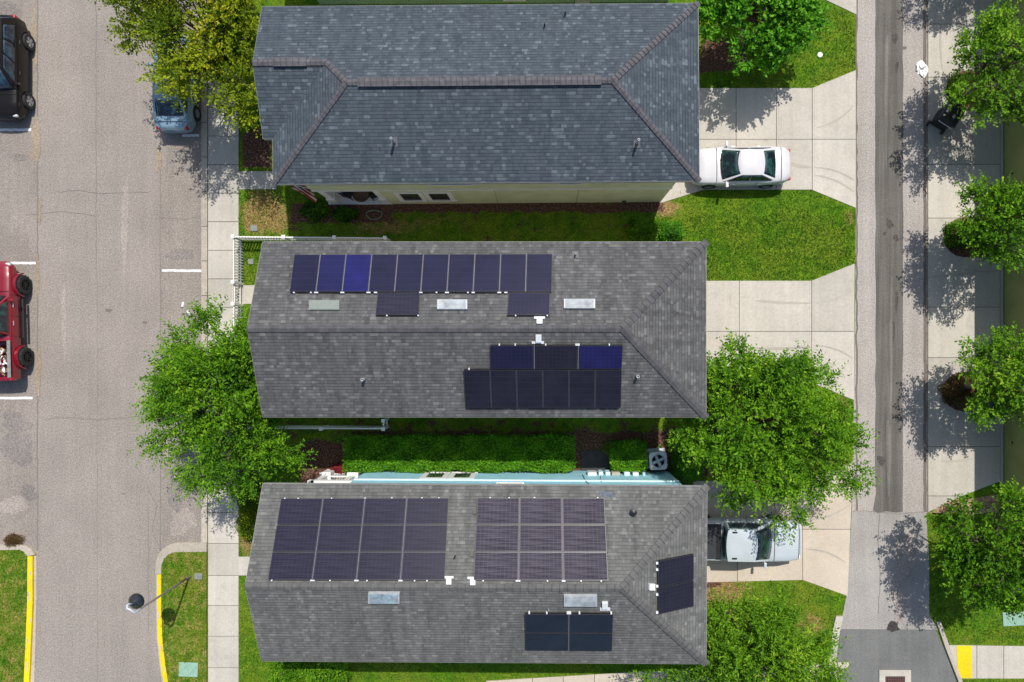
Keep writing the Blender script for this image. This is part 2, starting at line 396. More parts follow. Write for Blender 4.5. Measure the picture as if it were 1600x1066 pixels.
def field(x, y):
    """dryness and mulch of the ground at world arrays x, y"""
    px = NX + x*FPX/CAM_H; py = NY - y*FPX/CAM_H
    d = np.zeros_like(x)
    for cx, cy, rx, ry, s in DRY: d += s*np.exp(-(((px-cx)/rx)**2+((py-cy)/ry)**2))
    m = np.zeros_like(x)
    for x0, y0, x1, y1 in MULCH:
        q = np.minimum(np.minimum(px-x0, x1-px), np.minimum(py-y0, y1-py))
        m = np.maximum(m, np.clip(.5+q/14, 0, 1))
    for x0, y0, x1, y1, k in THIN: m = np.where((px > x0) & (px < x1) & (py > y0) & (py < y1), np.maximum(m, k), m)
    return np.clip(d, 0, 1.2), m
def np_mesh(name, verts, faces, mat, parent=None, attrs=None, origin=(0, 0, 0), smooth=False):
    n = faces.shape[1]; me = bpy.data.meshes.new(name)
    me.vertices.add(len(verts)); me.vertices.foreach_set('co', (verts-np.array(origin)).astype(np.float32).ravel())
    me.loops.add(faces.size); me.loops.foreach_set('vertex_index', faces.astype(np.int32).ravel())
    me.polygons.add(len(faces)); me.polygons.foreach_set('loop_start', np.arange(0, faces.size, n, dtype=np.int32))
    me.materials.append(mat); me.update(calc_edges=True)
    if smooth: me.polygons.foreach_set('use_smooth', np.ones(len(faces), bool))
    for k, (dom, a) in (attrs or {}).items():
        at = me.attributes.new(k, 'FLOAT', dom); at.data.foreach_set('value', a.astype(np.float32))
    o = bpy.data.objects.new(name, me); COL.objects.link(o)
    if parent: o.parent = parent
    return o
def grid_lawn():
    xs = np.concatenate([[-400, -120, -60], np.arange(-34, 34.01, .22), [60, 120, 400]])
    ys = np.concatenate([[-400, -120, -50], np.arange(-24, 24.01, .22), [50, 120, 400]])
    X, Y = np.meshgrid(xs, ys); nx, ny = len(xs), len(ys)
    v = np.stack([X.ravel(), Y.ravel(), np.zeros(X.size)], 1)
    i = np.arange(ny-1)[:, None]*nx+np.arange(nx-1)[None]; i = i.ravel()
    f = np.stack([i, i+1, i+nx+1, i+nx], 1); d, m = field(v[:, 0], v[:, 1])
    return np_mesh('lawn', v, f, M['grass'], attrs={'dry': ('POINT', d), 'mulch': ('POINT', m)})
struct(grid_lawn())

def sheet(name, px, mat, z, parent=None):
    mb = MB(); mb.sheet([P2(*p) for p in px], z); return struct(obj(name, mb, mat, parent))
sheet('road', [(-700, -700), (320, -700), (320, 870), (262, 1000), (270, 1700), (-700, 1700)], M['road'], .004)
sheet('parking_lane', [(250, -700), (317, -700), (317, 856), (290, 856), (252, 880)], M['parking'], .008)
sheet('parking_lane', [(-90, -700), (57, -700), (57, 860), (-90, 860)], M['parking'], .008)
def wavy(x, y0, y1, w=1.2, step=12, amp=.8):
    r = random.Random(int(x*7)); ys = list(np.arange(y0, y1, step))+[y1]
    c = [x+r.uniform(-amp, amp) for _ in ys]
    return [(a-w/2, y) for a, y in zip(c, ys)]+[(a+w/2, y) for a, y in list(zip(c, ys))[::-1]]
for x, y0, y1, ww, z in ((150, -60, 420, 1.0, .0085), (152, 420, 1100, .6, .0085), (58.5, -60, 860, 1.6, .0125), (250.5, 200, 900, 1.1, .0125), (232, 790, 990, .7, .0085)):
    mb = MB(); mb.sheet([P2(*p) for p in wavy(x, y0, y1, ww)], z); struct(obj('road_seam', mb, M['seam']))
# alley
sheet('alley', [(1339, -700), (1449, -700), (1449, 802), (1331, 802), (1334, 640), (1337, 400), (1338, 100)], M['alley'], .004)
sheet('alley', [(1331, 800), (1447, 800), (1452, 880), (1452, 960), (1466, 985), (1312, 985), (1324, 925)], M['alleylow'], .0045)
sheet('side_street', [(1314, 983), (1380, 983.5), (1462, 984), (1478, 1020), (1500, 1080), (1640, 1700), (1200, 1700), (1298, 1080)], M['newasphalt'], .008)
mb = MB(); L = [(1368, -700)]+[(1368+random.uniform(-1, 1), y) for y in range(-40, 800, 30)]+[(1364, 798), (1372, 802), (1385, 799), (1400, 801), (1411, 800)]+[(1411+random.uniform(-1, 1), y) for y in range(780, -60, -30)]+[(1410, -700)]
mb.sheet([P2(*p) for p in L], .009); struct(obj('alley_patch', mb, M['dark_strip']))
mb = MB(); mb.sheet([P2(*p) for p in wavy(1445.5, -700, 800, 5)], .013); struct(obj('alley_gutter', mb, M['groove']))
mb = MB(); mb.sheet([P2(*p) for p in wavy(1338.5, -700, 798, 2.6, amp=1.2)], .013); struct(obj('alley_gutter', mb, M['groove']))
mb = MB(); mb.sheet([P2(1385+x, 976+y) for x, y in ((0, 8), (3, -1), (7, -6), (13, -5), (17, -2), (18, 4), (22, 8), (14, 10), (9, 12), (4, 9))], .013); struct(obj('asphalt_blob', mb, M['asphaltblob']))
for pts in ([(1360, 983), (1368, 1000), (1366, 1020), (1375, 1040), (1378, 1066)], [(1330, 800), (1350, 798), (1400, 803), (1447, 800)], [(1375, 803), (1372, 850), (1376, 900), (1372, 960)],
            [(90, 300), (120, 297), (160, 303), (235, 300)], [(70, 655), (110, 652), (150, 656), (230, 650)], [(252, 732), (275, 735), (310, 733)], [(40, 336), (100, 330), (150, 338)], [(252, 340), (290, 343), (314, 338)], [(230, 760), (245, 790), (238, 830), (250, 860)]):
    mb = MB(); pp = []
    for a, b in zip(pts[:-1], pts[1:]):
        for t in np.linspace(0, 1, 6)[:-1]: pp.append((a[0]+(b[0]-a[0])*t+random.uniform(-.8, .8), a[1]+(b[1]-a[1])*t+random.uniform(-.8, .8)))
    pp.append(pts[-1]); dx = abs(pts[-1][0]-pts[0][0]) > abs(pts[-1][1]-pts[0][1])
    o = (0, .35) if dx else (.35, 0)
    mb.sheet([P2(x-o[0], y-o[1]) for x, y in pp]+[P2(x+o[0], y+o[1]) for x, y in pp[::-1]], .0155); struct(obj('road_crack', mb, M['seam']))
# concrete slabs: list of polygons, shrunk a bit so the joint below shows
def slabs(name, outline, cuts_x=(), cuts_y=(), mat='conc', z=.03):
    """outline px polygon clipped by vertical and horizontal joints"""
    mb = MB(); mb.sheet([P2(*p) for p in outline], .012); struct(obj(name+'_joint', mb, M['joint']))
    def clip(poly, ax, v, keep):
        out = []
        for i in range(len(poly)):
            a, b = poly[i], poly[(i+1) % len(poly)]
            ia = (a[ax] >= v) if keep else (a[ax] <= v); ib = (b[ax] >= v) if keep else (b[ax] <= v)
            if ia: out.append(a)
            if ia != ib:
                t = (v-a[ax])/(b[ax]-a[ax]); out.append((a[0]+(b[0]-a[0])*t, a[1]+(b[1]-a[1])*t))
        return out
    X = [-9999]+list(cuts_x)+[9999]; Y = [-9999]+list(cuts_y)+[9999]; g = .45
    mb = MB()
    for i in range(len(X)-1):
        for j in range(len(Y)-1):
            q = outline
            for ax, v, k in ((0, X[i]+g, True), (0, X[i+1]-g, False), (1, Y[j]+g, True), (1, Y[j+1]-g, False)):
                q = clip(q, ax, v, k)
                if len(q) < 3: break
            if len(q) >= 3: mb.slab([P2(*p) for p in q], 0, z+random.uniform(-.002, .002))
    return struct(obj(name, mb, M[mat]))
slabs('sidewalk', [(325.5, -700), (373, -700), (373, 1700), (325.5, 1700)], (), list(np.arange(-680, 500, 44.6)+1)+[565, 612, 660, 706, 753, 801, 849, 899, 946, 994, 1043, 1092], z=.04)
slabs('kerb', [(315.5, -700), (324.5, -700), (324.5, 850), (315.5, 850)], (), range(-672, 840, 54), 'kerb', z=.07)
slabs('path', [(373, 268), (432, 268), (432, 296), (373, 296)], (391,), (), z=.035)
slabs('path', [(373, 446), (420, 446), (420, 475), (373, 475)], (), (), z=.035)
slabs('path', [(373, 870), (420, 870), (420, 899), (373, 899)], (), (), z=.035)
slabs('driveway', [(1030, 138), (1269, 138), (1337, 110), (1337, 325), (1268, 296.5), (1100, 296.5), (1030, 318)], (1150, 1213, 1269), (218,))
slabs('driveway', [(1060, 439), (1268, 439), (1335, 412), (1334, 625), (1268, 598), (1060, 598)], (1155, 1268), (518,))
slabs('driveway', [(1060, 752), (1262, 750), (1333, 722), (1324, 931), (1254, 906), (1060, 911)], (1152, 1254), (827,), 'conc2')
slabs('driveway', [(1100, -190), (1269, -190), (1338, -210), (1338, 23), (1290, 0), (1269, -10), (1100, -10)], (1155, 1269), (-90,))
slabs('driveway', [(1450, -700), (1562, -700), (1562, 752), (1500, 776), (1470, 790), (1450, 800)], (), (-120, -40, 38, 121, 257, 341, 480, 559, 698, 775))
slabs('path', [(760, 1064), (1010, 1049), (1330, 1034), (1296, 1080), (1000, 1100), (760, 1100)], (832, 880, 929, 978, 1030, 1080), (), 'conc2')
slabs('sidewalk', [(1480, 1008), (1700, 1011), (1700, 1060), (1500, 1060)], (1526, 1568, 1610, 1650), ())
slabs('sidewalk', [(1563, -700), (1567.5, -700), (1567.5, 758), (1563, 758)], (), (), z=.022)

def strip(name, left, right, z0, z1, mat):
    mb = MB(); mb.slab([P2(*p) for p in left]+[P2(*p) for p in right[::-1]], z0, z1); return mb
# bulb-out with kerb on the east side
def arc(cx, cy, rx, ry, a0, a1, n=8): return [(cx+rx*math.cos(R(a)), cy+ry*math.sin(R(a))) for a in np.linspace(a0, a1, n)]
outer = [(324.4, 847), (284, 847)]+arc(281, 885, 36, 38, 268, 182, 9)+[(244.6, 896)]
inner = [(324.4, 861.5), (284, 861.5)]+arc(279, 888, 25, 26.5, 266, 184, 9)+[(254, 896)]
struct(obj('kerb', strip('k', outer, inner, 0, .13, 'kerb'), M['kerb'], bevel=.02))
out2 = [(244.6, 896.6), (244.4, 950), (246, 1000), (250, 1040), (256, 1080), (268, 1200)]
mid2 = [(248, 896.6), (247.6, 950), (249.4, 1000), (253.6, 1040), (260, 1080), (272, 1200)]
inn2 = [(254, 896.6), (253.8, 950), (255.8, 1000), (260.5, 1040), (267, 1080), (279, 1200)]
struct(obj('kerb', strip('k', out2, mid2, 0, .05, 'kerb'), M['kerb'])); struct(obj('kerb_painted', strip('k', mid2, inn2, 0, .13, 'yellow'), M['yellow'], bevel=.02))
def lawn_patch(px, z):
    vs = []; mb = MB(); pts = [P2(*p) for p in px]
    xs = [p[0] for p in pts]; ys = [p[1] for p in pts]
    gx = np.arange(min(xs), max(xs)+.2, .2); gy = np.arange(min(ys), max(ys)+.2, .2)
    mb.slab(pts, 0, z); o = obj('lawn', mb, M['grass']); me = o.data
    co = np.empty(len(me.vertices)*3); me.vertices.foreach_get('co', co); co = co.reshape(-1, 3)
    d, m = field(co[:, 0], co[:, 1])
    a = me.attributes.new('dry', 'FLOAT', 'POINT'); a.data.foreach_set('value', np.full(len(co), .5, np.float32))
    a = me.attributes.new('mulch', 'FLOAT', 'POINT'); a.data.foreach_set('value', np.zeros(len(co), np.float32))
    return struct(o)
ISLE_R = [(324.2, 861.8), (284, 861.8)]+arc(279, 888, 24.6, 26, 266, 184, 9)+[(254.4, 896.6), (254.2, 950), (256.2, 1000), (261, 1040), (267.4, 1080), (279.4, 1200), (324.2, 1200)]
ISLE_L = [(-60, 860), (36, 858), (42, 864), (45.5, 872), (45, 940), (42.5, 1000), (39.5, 1066), (36, 1200), (-60, 1200)]
lawn_patch(ISLE_R, .11); lawn_patch(ISLE_L, .11)
lo = [(-60, 850), (30, 850), (44, 852), (52, 858), (57, 866)]; li = [(-60, 860), (34, 858), (40, 861), (44, 866), (45.6, 868)]
struct(obj('kerb', strip('k', lo, li, 0, .13, 'kerb'), M['kerb'], bevel=.02))
struct(obj('kerb_painted', strip('k', [(45.8, 868.4), (45.3, 940), (42.8, 1000), (39.8, 1066), (36.3, 1200)], [(53.5, 868.4), (53.5, 940), (51, 1000), (48, 1066), (44.5, 1200)], 0, .13, 'y'), M['yellow'], bevel=.02))
struct(obj('kerb', strip('k', [(53.7, 868.4), (53.7, 940), (51.2, 1000), (48.2, 1066), (44.7, 1200)], [(57.5, 868), (57.5, 940), (56, 1000), (54, 1066), (50, 1200)], 0, .03, 'k'), M['kerb']))
# kerb at alley mouth right and left
struct(obj('kerb', strip('k', [(1462, 971), (1476, 1012), (1497, 1066), (1520, 1200)], [(1468, 971), (1483, 1012), (1503, 1066), (1527, 1200)], 0, .12, 'k'), M['kerb'], bevel=.02))
struct(obj('kerb', strip('k', [(1305, 962), (1300, 985), (1296, 1020), (1289, 1070), (1280, 1150)], [(1316, 962), (1311, 985), (1306, 1020), (1299, 1070), (1290, 1150)], 0, .12, 'k'), M['conc'], bevel=.02))
mb = MB()
gp = [P2(1494, 1008.6), P2(1517.5, 1009), P2(1518.5, 1059.4), P2(1496, 1059.4)]; mb.slab(gp, .03, .045)
for i in range(9):
    for j in range(18):
        q = P(1496.5+i*2.4+j*.08, 1011.5+j*2.75); mb.box((q.x, q.y, .048), (.03, .03, .008))
struct(obj('tactile_pavement', mb, M['yellow']))
# worn parking lines
for x0, x1, y, s in ((10, 56, 411.5, -.01), (-30, 51, 622, .004), (253, 315, 423, .004), (-30, 50, 203.5, -.01), (285, 311, 212, 0)):
    mb = MB(); n = 12; t = [(x0+(x1-x0)*i/n, y-2+s*(x1-x0)*i/n+random.uniform(-.35, .35)) for i in range(n+1)]
    mb.sheet([P2(*p) for p in t]+[P2(p[0], p[1]+3.9+random.uniform(-.3, .3)) for p in t[::-1]], .0125); struct(obj('parking_line', mb, M['wornwhite']))
for c, a in (((285.5, 476.5), 80), ((294.5, 488), -40)):
    mb = MB(); q = P(*c); Mx = Matrix.Translation((q.x, q.y, .02)) @ Matrix.Rotation(R(a), 4, 'Z'); mb.box((0, 0, 0), (.28, .1, .01), Mx)
    tag(obj('debris_strip', mb, M['wornwhite'], origin=(q.x, q.y, 0)), 'short white strip lying on the road, '+('the upright one of two' if a > 0 else 'the slanted one of two nearer the tree'), 'litter', 'white strips on the road')
for x, y, r_ in ((170, 485, 5), (226.5, 504, 3.6), (193, 772, 2), (1412, 75, 5)):
    mb = MB(); mb.sheet([P2(x+r_*(1+.3*random.random())*math.cos(t), y+r_*.5*math.sin(t)) for t in np.linspace(0, 6.28, 10)[:-1]], .0135); struct(obj('road_stain', mb, M['groove']))

M['oil'] = m_pavement('oil drips', (.085, .075, .068), grain=.4, stain=.4, blotch=(.13, .12, .105))
M['tanstain'] = m_pavement('tan gutter stain', (.30, .24, .175), grain=.3, patch=.25, stain=.6, blotch=(.16, .13, .10))
M['oldpatch'] = m_pavement('older asphalt patch', (.225, .198, .178), grain=.3, patch=.2, stain=.4)
M['palepatch'] = m_pavement('pale worn asphalt', (.33, .285, .25), grain=.28, patch=.15, stain=.3, blotch=(.22, .18, .15))
def blob(name, cx, cy, rx, ry, mat, z, seed, n=26):
    rs = random.Random(seed); ph = [rs.uniform(0, 6.28) for _ in range(4)]
    p = [(cx+rx*math.cos(t)*k, cy+ry*math.sin(t)*k) for t in np.linspace(0, 2*math.pi, n+1)[:-1] for k in [1+.16*math.sin(2*t+ph[0])+.13*math.sin(3*t+ph[1])+.10*math.sin(5*t+ph[2])+.08*math.sin(9*t+ph[3])]]
    mb = MB(); mb.sheet([P2(*q) for q in p], z); struct(obj(name, mb, M[mat]))
for i, a in enumerate(((57, 215, 8, 26), (54, 240, 6, 14), (59, 430, 3, 32), (60, 580, 3.5, 45), (248, 250, 4, 22), (62, 330, 3, 20), (53, 60, 6, 40))): blob('road_stain', *a, 'tanstain', .0165+i*.0003, i)
for i, a in enumerate(((29, 246, 13, 5), (26, 700, 24, 30), (24, 660, 22, 16), (45, 770, 14, 12), (275, 775, 13, 22), (282, 398, 20, 9), (10, 20, 26, 16))): blob('road_patch', *a, 'oldpatch', .0145+i*.00025, 20+i)
for i, a in enumerate(((18, 790, 26, 14), (285, 815, 18, 24), (265, 690, 8, 26), (100, 500, 4, 60), (195, 350, 5, 80), (1415, 870, 14, 40), (1405, 940, 12, 30))): blob('road_patch', *a, 'palepatch', .0125+i*.00025, 40+i)
for i, a in enumerate(((1398, 60, 4, 9), (1401, 105, 3, 8), (1390, 350, 6, 7), (1401, 470, 2.5, 16), (1382, 365, 3, 3), (1396, 520, 2, 20), (1377, 720, 6, 8), (1400, 372, 4, 5))): blob('oil_stain', *a, 'oil', .0115+i*.0003, 60+i)
M['trenchwear'] = m_pavement('worn trench asphalt', (.175, .163, .145), grain=.14, patch=.2, stain=.3, streak=.3)
for i, a in enumerate(((1385, 150, 2.5, 120), (1392, 560, 2.2, 150), (1388, 710, 3, 70))): blob('alley_wear', *a, 'trenchwear', .0150+i*.0003, 80+i)
M['tyremark'] = m_pavement('tyre marked concrete', (.40, .365, .305), grain=.10, patch=.12, stain=.5, blotch=(.33, .30, .25))
for i, (x0, y0, x1, y1, bow_, wd) in enumerate(((1272, 262, 1334, 282, -5, 3), (1272, 274, 1334, 300, -5, 3), (1275, 200, 1334, 165, 6, 3), (1180, 470, 1266, 474, 1, 4), (1272, 474, 1332, 455, 4, 4), (1180, 545, 1266, 542, 1, 4), (1272, 540, 1332, 560, -5, 3), (1258, 858, 1322, 880, -6, 3), (1258, 812, 1325, 790, 6, 3), (1216, 250, 1267, 262, 2, 6), (1470, 30, 1472, 110, 2, 3), (1500, 420, 1558, 424, 2, 3), (1455, 432, 1524, 425, 2, 3), (1470, 720, 1520, 716, 2, 4))):
    rs = random.Random(i); T_ = np.linspace(0, 1, 12); dx_, dy_ = x1-x0, y1-y0; L_ = math.hypot(dx_, dy_)
    c_ = [(x0+dx_*t-dy_/L_*bow_*4*t*(1-t), y0+dy_*t+dx_/L_*bow_*4*t*(1-t)) for t in T_]; hw_ = [wd/2*(.3+math.sin(math.pi*t)**.5*.7)*rs.uniform(.8, 1.15) for t in T_]
    mb = MB(); mb.sheet([P2(x+dy_/L_*h_, y-dx_/L_*h_) for (x, y), h_ in zip(c_, hw_)]+[P2(x-dy_/L_*h_, y+dx_/L_*h_) for (x, y), h_ in list(zip(c_, hw_))[::-1]], .035+i*.0002); struct(obj('tyre_mark', mb, M['tyremark']))
for i, (cx_, cy_, a_, b_) in enumerate(((50, 895, 1.2, 4), (47.5, 930, 1.0, 9), (50.5, 968, 1.0, 4), (46, 1000, 1.2, 5), (44, 1040, .9, 8), (251, 915, 1.1, 3), (250, 960, 1.0, 6), (254, 1010, 1.0, 4), (258, 1045, 1.1, 5), (52, 880, .8, 6))): blob('kerb_scuff', cx_, cy_, a_, b_, 'kerb', .1315 if cx_ < 1000 else .0535, 120+i, 16)
# planting beds against the right-hand house
for cy, x0 in ((142, 1478), (371, 1474), (612, 1472)):
    p = [(1562, cy-30), (1505, cy-31)]+arc(1506, cy, 1506-x0, 31, 265, 95, 10)+[(1505, cy+31), (1562, cy+31)]
    mb = MB(); mb.slab([P2(*q) for q in p], 0, .045); struct(obj('planting_bed', mb, M['mulch']))
mb = MB(); mb.sheet([P2(*q) for q in [(1450, 800)]+arc(1500, 812, 46, 34, 195, 290, 8)+[(1562, 772), (1562, 800), (1500, 806)]], .008); struct(obj('planting_bed', mb, M['drysoil']))
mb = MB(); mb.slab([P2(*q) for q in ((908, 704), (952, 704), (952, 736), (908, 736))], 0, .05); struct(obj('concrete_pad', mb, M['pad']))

# ------------------------------------------------------------------ houses
E = 5.6
class House:
    def __init__(s, name, label, cx, cy, rot, roofmat, capmat):
        s.root = thing(name, label, 'house', (cx, cy, 0)); s.c = Vector((cx, cy, 0)); s.r = R(rot); s.planes = {}
        s.roofmat, s.capmat = roofmat, capmat
        s.T = Matrix.Translation(s.c) @ Matrix.Rotation(s.r, 4, 'Z') @ Matrix.Translation(-s.c)
    def w(s, x, y, z): return s.T @ Vector((x, y, z))
    def mk(s, name, mb, mat, parent=None, **k):
        mb.v = [tuple(s.T @ Vector(v)) for v in mb.v]
        return obj(name, mb, mat, parent or s.root, **k)
    def roof(s, planes, outline):
        mb = MB(); zt = Vector((0, 0, .13))
        for nm, pts, eave in planes:             # eave direction unit vector
            pts = [Vector(p) for p in pts]; n = (pts[1]-pts[0]).cross(pts[2]-pts[0]).normalized()
            if n.z < 0: n = -n; pts = pts[::-1]
            u = Vector(eave).normalized(); v = n.cross(u).normalized()
            if v.z < 0: v = -v
            mb.poly(pts, [(p.dot(u)+50, p.dot(v)+50) for p in pts])
            wp = [s.T @ p for p in pts]; wn = (wp[1]-wp[0]).cross(wp[2]-wp[0]).normalized()
            s.planes[nm] = (wp[0], wn, (s.T.to_3x3() @ u), (s.T.to_3x3() @ v))
            mb.poly([p-zt for p in pts[::-1]], [(0, 0)]*len(pts))
        o = [Vector(p) for p in outline]
        for i in range(len(o)):
            a, b = o[i], o[(i+1) % len(o)]; mb.poly([a-zt, b-zt, b, a], [(0, 0)]*4)
        s.roofo = s.mk('roof', mb, s.roofmat)
        mb = MB()
        for i in range(len(o)):                  # pale drip edge just outside the eaves and rakes
            a, b = o[i], o[(i+1) % len(o)]; d = (b-a); d2 = Vector((d.x, d.y, 0)).normalized(); n = Vector((d2.y, -d2.x, 0))
            q = [a+n*.002, b+n*.002, b+n*.014, a+n*.014]; lo = [p-Vector((0, 0, .19)) for p in q]; hi = [p-Vector((0, 0, .012)) for p in q]
            k = len(mb.v); mb.v += [tuple(p) for p in lo+hi]
            for f in ((0, 1, 5, 4), (1, 2, 6, 5), (2, 3, 7, 6), (3, 0, 4, 7), (4, 5, 6, 7), (3, 2, 1, 0)): mb.face([k+j for j in f])
        s.mk('fascia', mb, M['drip'], s.roofo)
    def cap(s, a, b, wdt=.2, h=.035, step=.2, slope=.4, mat=None):
        wdt *= .85
        """overlapping bent cap shingles from a to b"""
        a, b = Vector(a), Vector(b); d = b-a; L = d.length; d.normalize(); side = d.cross(Vector((0, 0, 1))).normalized(); upv = side.cross(d)
        mb = MB(); n = max(1, int(L/step)); dp = slope*wdt if abs(d.z) < .05 else slope*wdt*.7
        for i in range(n):
            p0 = a+d*(L*i/n); p1 = a+d*(L*(i+1.15)/n); k = len(mb.v); e = random.uniform(-.006, .006)
            for p, hh in ((p0, h+.022+e), (p1, h)):
                for q, dz in ((-wdt/2, -dp/2), (0, 0), (wdt/2, -dp/2)):
                    mb.v.append(tuple(p+side*q+upv*(hh+dz)))
            mb.v += [tuple(p0+side*q+upv*(-.05)) for q in (-wdt/2, 0, wdt/2)]
            mb.mi = 0
            for f in ((0, 1, 4, 3), (1, 2, 5, 4)): mb.face([k+j for j in f])
            mb.mi = 1
            for f in ((6, 7, 1, 0), (7, 8, 2, 1), (3, 6, 0), (2, 8, 5)): mb.face([k+j for j in f])
            k = len(mb.v); e0 = p0-d*.004; e1 = p0+d*.024
            for p in (e0, e1):
                for q, dz in ((-wdt/2, -dp/2), (0, 0), (wdt/2, -dp/2)): mb.v.append(tuple(p+side*q+upv*(h+.027+dz)))
            for f in ((0, 1, 4, 3), (1, 2, 5, 4)): mb.face([k+j for j in f])
        s.mk('ridge_cap', mb, [mat or s.capmat, M['capgap'] if s.capmat is M['cap_brown'] else M['capgap_soft']], s.roofo)
    def hit(s, plane, px, py, h=0.0):
        p0, n, u, v = s.planes[plane]; o = Vector((0, 0, CAM_H)); d = P(px, py)-o
        t = (p0+n*h-o).dot(n)/d.dot(n); return o+d*t
    def frame(s, plane): p0, n, u, v = s.planes[plane]; return n, u, v
    def walls(s, boxes, mat, extra=()):
        mb = MB()
        for x0, x1, y0, y1, z0, z1 in boxes: mb.box(((x0+x1)/2, (y0+y1)/2, (z0+z1)/2), (x1-x0, y1-y0, z1-z0))
        for p in extra: mb.poly(p)
        s.wallo = s.mk('wall', mb, mat)
    def window(s, x0, x1, z0, z1, y, ny, fr=.09, mullion=True):
        """window in a wall facing north (ny=1) or south (-1)"""
        mb = MB(); t = .035; cx = (x0+x1)/2; yy = y+ny*t/2
        mb.box((cx, yy, z0+fr/2), (x1-x0+.1, t+.02, fr)); mb.box((cx, yy, z1-fr/2), (x1-x0, t, fr))
        mb.box((x0+fr/2, yy, (z0+z1)/2), (fr, t-.004, z1-z0-2*fr)); mb.box((x1-fr/2, yy, (z0+z1)/2), (fr, t-.004, z1-z0-2*fr))
        wdw = s.mk('window', mb, M['trim']); g = MB()
        g.box((cx, y+ny*.008, (z0+z1)/2), (x1-x0-2*fr, .012, z1-z0-2*fr)); s.mk('pane', g, M['glass'], wdw)
    def panel_door(s, x, y0, y1, z1, mat):
        mb = MB(); n = 4
        for i in range(n): mb.box((x+.03, (y0+y1)/2, .05+(i+.5)*(z1-.05)/n), (.06, y1-y0, (z1-.05)/n-.02))
        s.mk('garage_door', mb, mat)

# --- H1: blue grey shingle roof, hip with a small gable in the west
h1 = House('house', 'house with blue-grey shingled hip roof without solar panels, beside the white sedan', -2.4, 10.35, .45, M['shingle_blue'], M['cap_brown'])
yN, yS, xW, xE, zr, yr = 13.97, 6.75, -10.98, 6.34, 6.91, 10.345
Wx = (-7.6, yr, zr); Xx = (2.72, yr, zr); zg = 6.569; yg = 11.286; xg = -11.37; Q = (-8.48, yg, zg); B = (xg, yg, zg)
A = (xg, yN, E); Cc = (xg, 8.602, E); D = (xW, 8.602, E); SW = (xW, yS, E); SE = (xE, yS, E); NE = (xE, yN, E)
h1.roof([('N', [A, B, Q, Wx, Xx, NE], (1, 0, 0)), ('G', [B, Cc, D, Q], (1, 0, 0)), ('W', [Q, D, SW, Wx], (0, 1, 0)), ('S', [SW, SE, Xx, Wx], (1, 0, 0)), ('E', [SE, NE, Xx], (0, 1, 0))],
        [A, B, Cc, D, SW, SE, NE][::1])
h1.cap(B, Q, .30); h1.cap(Q, Wx, .26); h1.cap(Wx, SW, .26); h1.cap(Xx, NE, .28); h1.cap(Xx, SE, .28); h1.cap(Wx, Xx, .28, step=.22)
mb = MB()   # raised ridge vent below the caps of the main ridge
mb.box(((Wx[0]+Xx[0])/2, yr, zr+.015), (Xx[0]-Wx[0]-.9, .36, .09)); h1.mk('ridge_vent', mb, M['cap_brown'], h1.roofo)
mb = MB(); mb.box((-9.9, yg, zg+.015), (1.3, .34, .08)); h1.mk('ridge_vent', mb, M['cap_brown'], h1.roofo)
h1.cap((Wx[0]+.5, yr, zr+.045), (Xx[0]-.5, yr, zr+.045), .38, step=.22, slope=.25); h1.cap((-10.5, yg, zg+.04), (-9.3, yg, zg+.04), .36, step=.2, slope=.25)
xw, xe, ys, yn = -10.3, 5.72, 7.10, 13.55
h1.walls([(-7.4, xe, ys, yn, 0, 2.85), (xw, -7.4, 9.4, yn, 0, 2.85), (xw, xe, ys, yn, 2.95, 5.5)], M['side_green'], [[(xg+.3, yN-.3, 5.5), (xg+.3, yg, zg-.15), (xg+.3, 8.9, 5.5)]])
mb = MB(); mb.box(((xw+xe)/2, (ys+yn)/2, 2.9), (xe-xw+.06, yn-ys+.06, .14)); h1.mk('trim_band', mb, M['trim'])
mb = MB(); mb.box((-8.9, 8.22, .07), (3.1, 2.28, .16)); h1.mk('porch_floor', mb, M['boxwhite'])
for x, y in ((-10.1, 7.32), (-7.62, 7.32)):
    mb = MB(); mb.box((x, y, 1.5), (.3, .3, 2.68)); mb.box((x, y, .55), (.42, .42, .8)); mb.box((x, y, 2.72), (.4, .4, .1)); h1.mk('porch_column', mb, M['trim'], bevel=.01)
mb = MB(); mb.box((-10.1, 8.25, .9), (.05, 1.5, .06)); mb.box((-10.1, 8.25, .35), (.05, 1.5, .05))
for i in range(12): mb.box((-10.1, 7.6+i*.12, .62), (.03, .03, .5))
h1.mk('porch_railing', mb, M['trim'])
h1.window(-6.80, -5.50, .62, 2.5, ys, -1, fr=.22); h1.window(-5.47, -4.17, .62, 2.5, ys, -1, fr=.22)
h1.window(-4.9, -3.0, 3.86, 5.1, ys, -1); h1.window(.62, 1.7, 3.86, 5.1, ys, -1)
h1.panel_door(xe, 7.9, 12.6, 2.3, M['trim'])
mb = MB(); mb.tube([(3.9, ys-.04, .35), (3.9, ys-.16, .35)], .05); mb.box((3.9, ys-.03, .35), (.2, .04, .14)); h1.mk('hose_tap', mb, M['blackmetal'])
for x in (-2.2, 1.6):
    mb = MB(); mb.box((x, ys-.004, 1.4), (.025, .012, 2.75)); h1.mk('siding_joint', mb, M['side_olive'], h1.wallo)

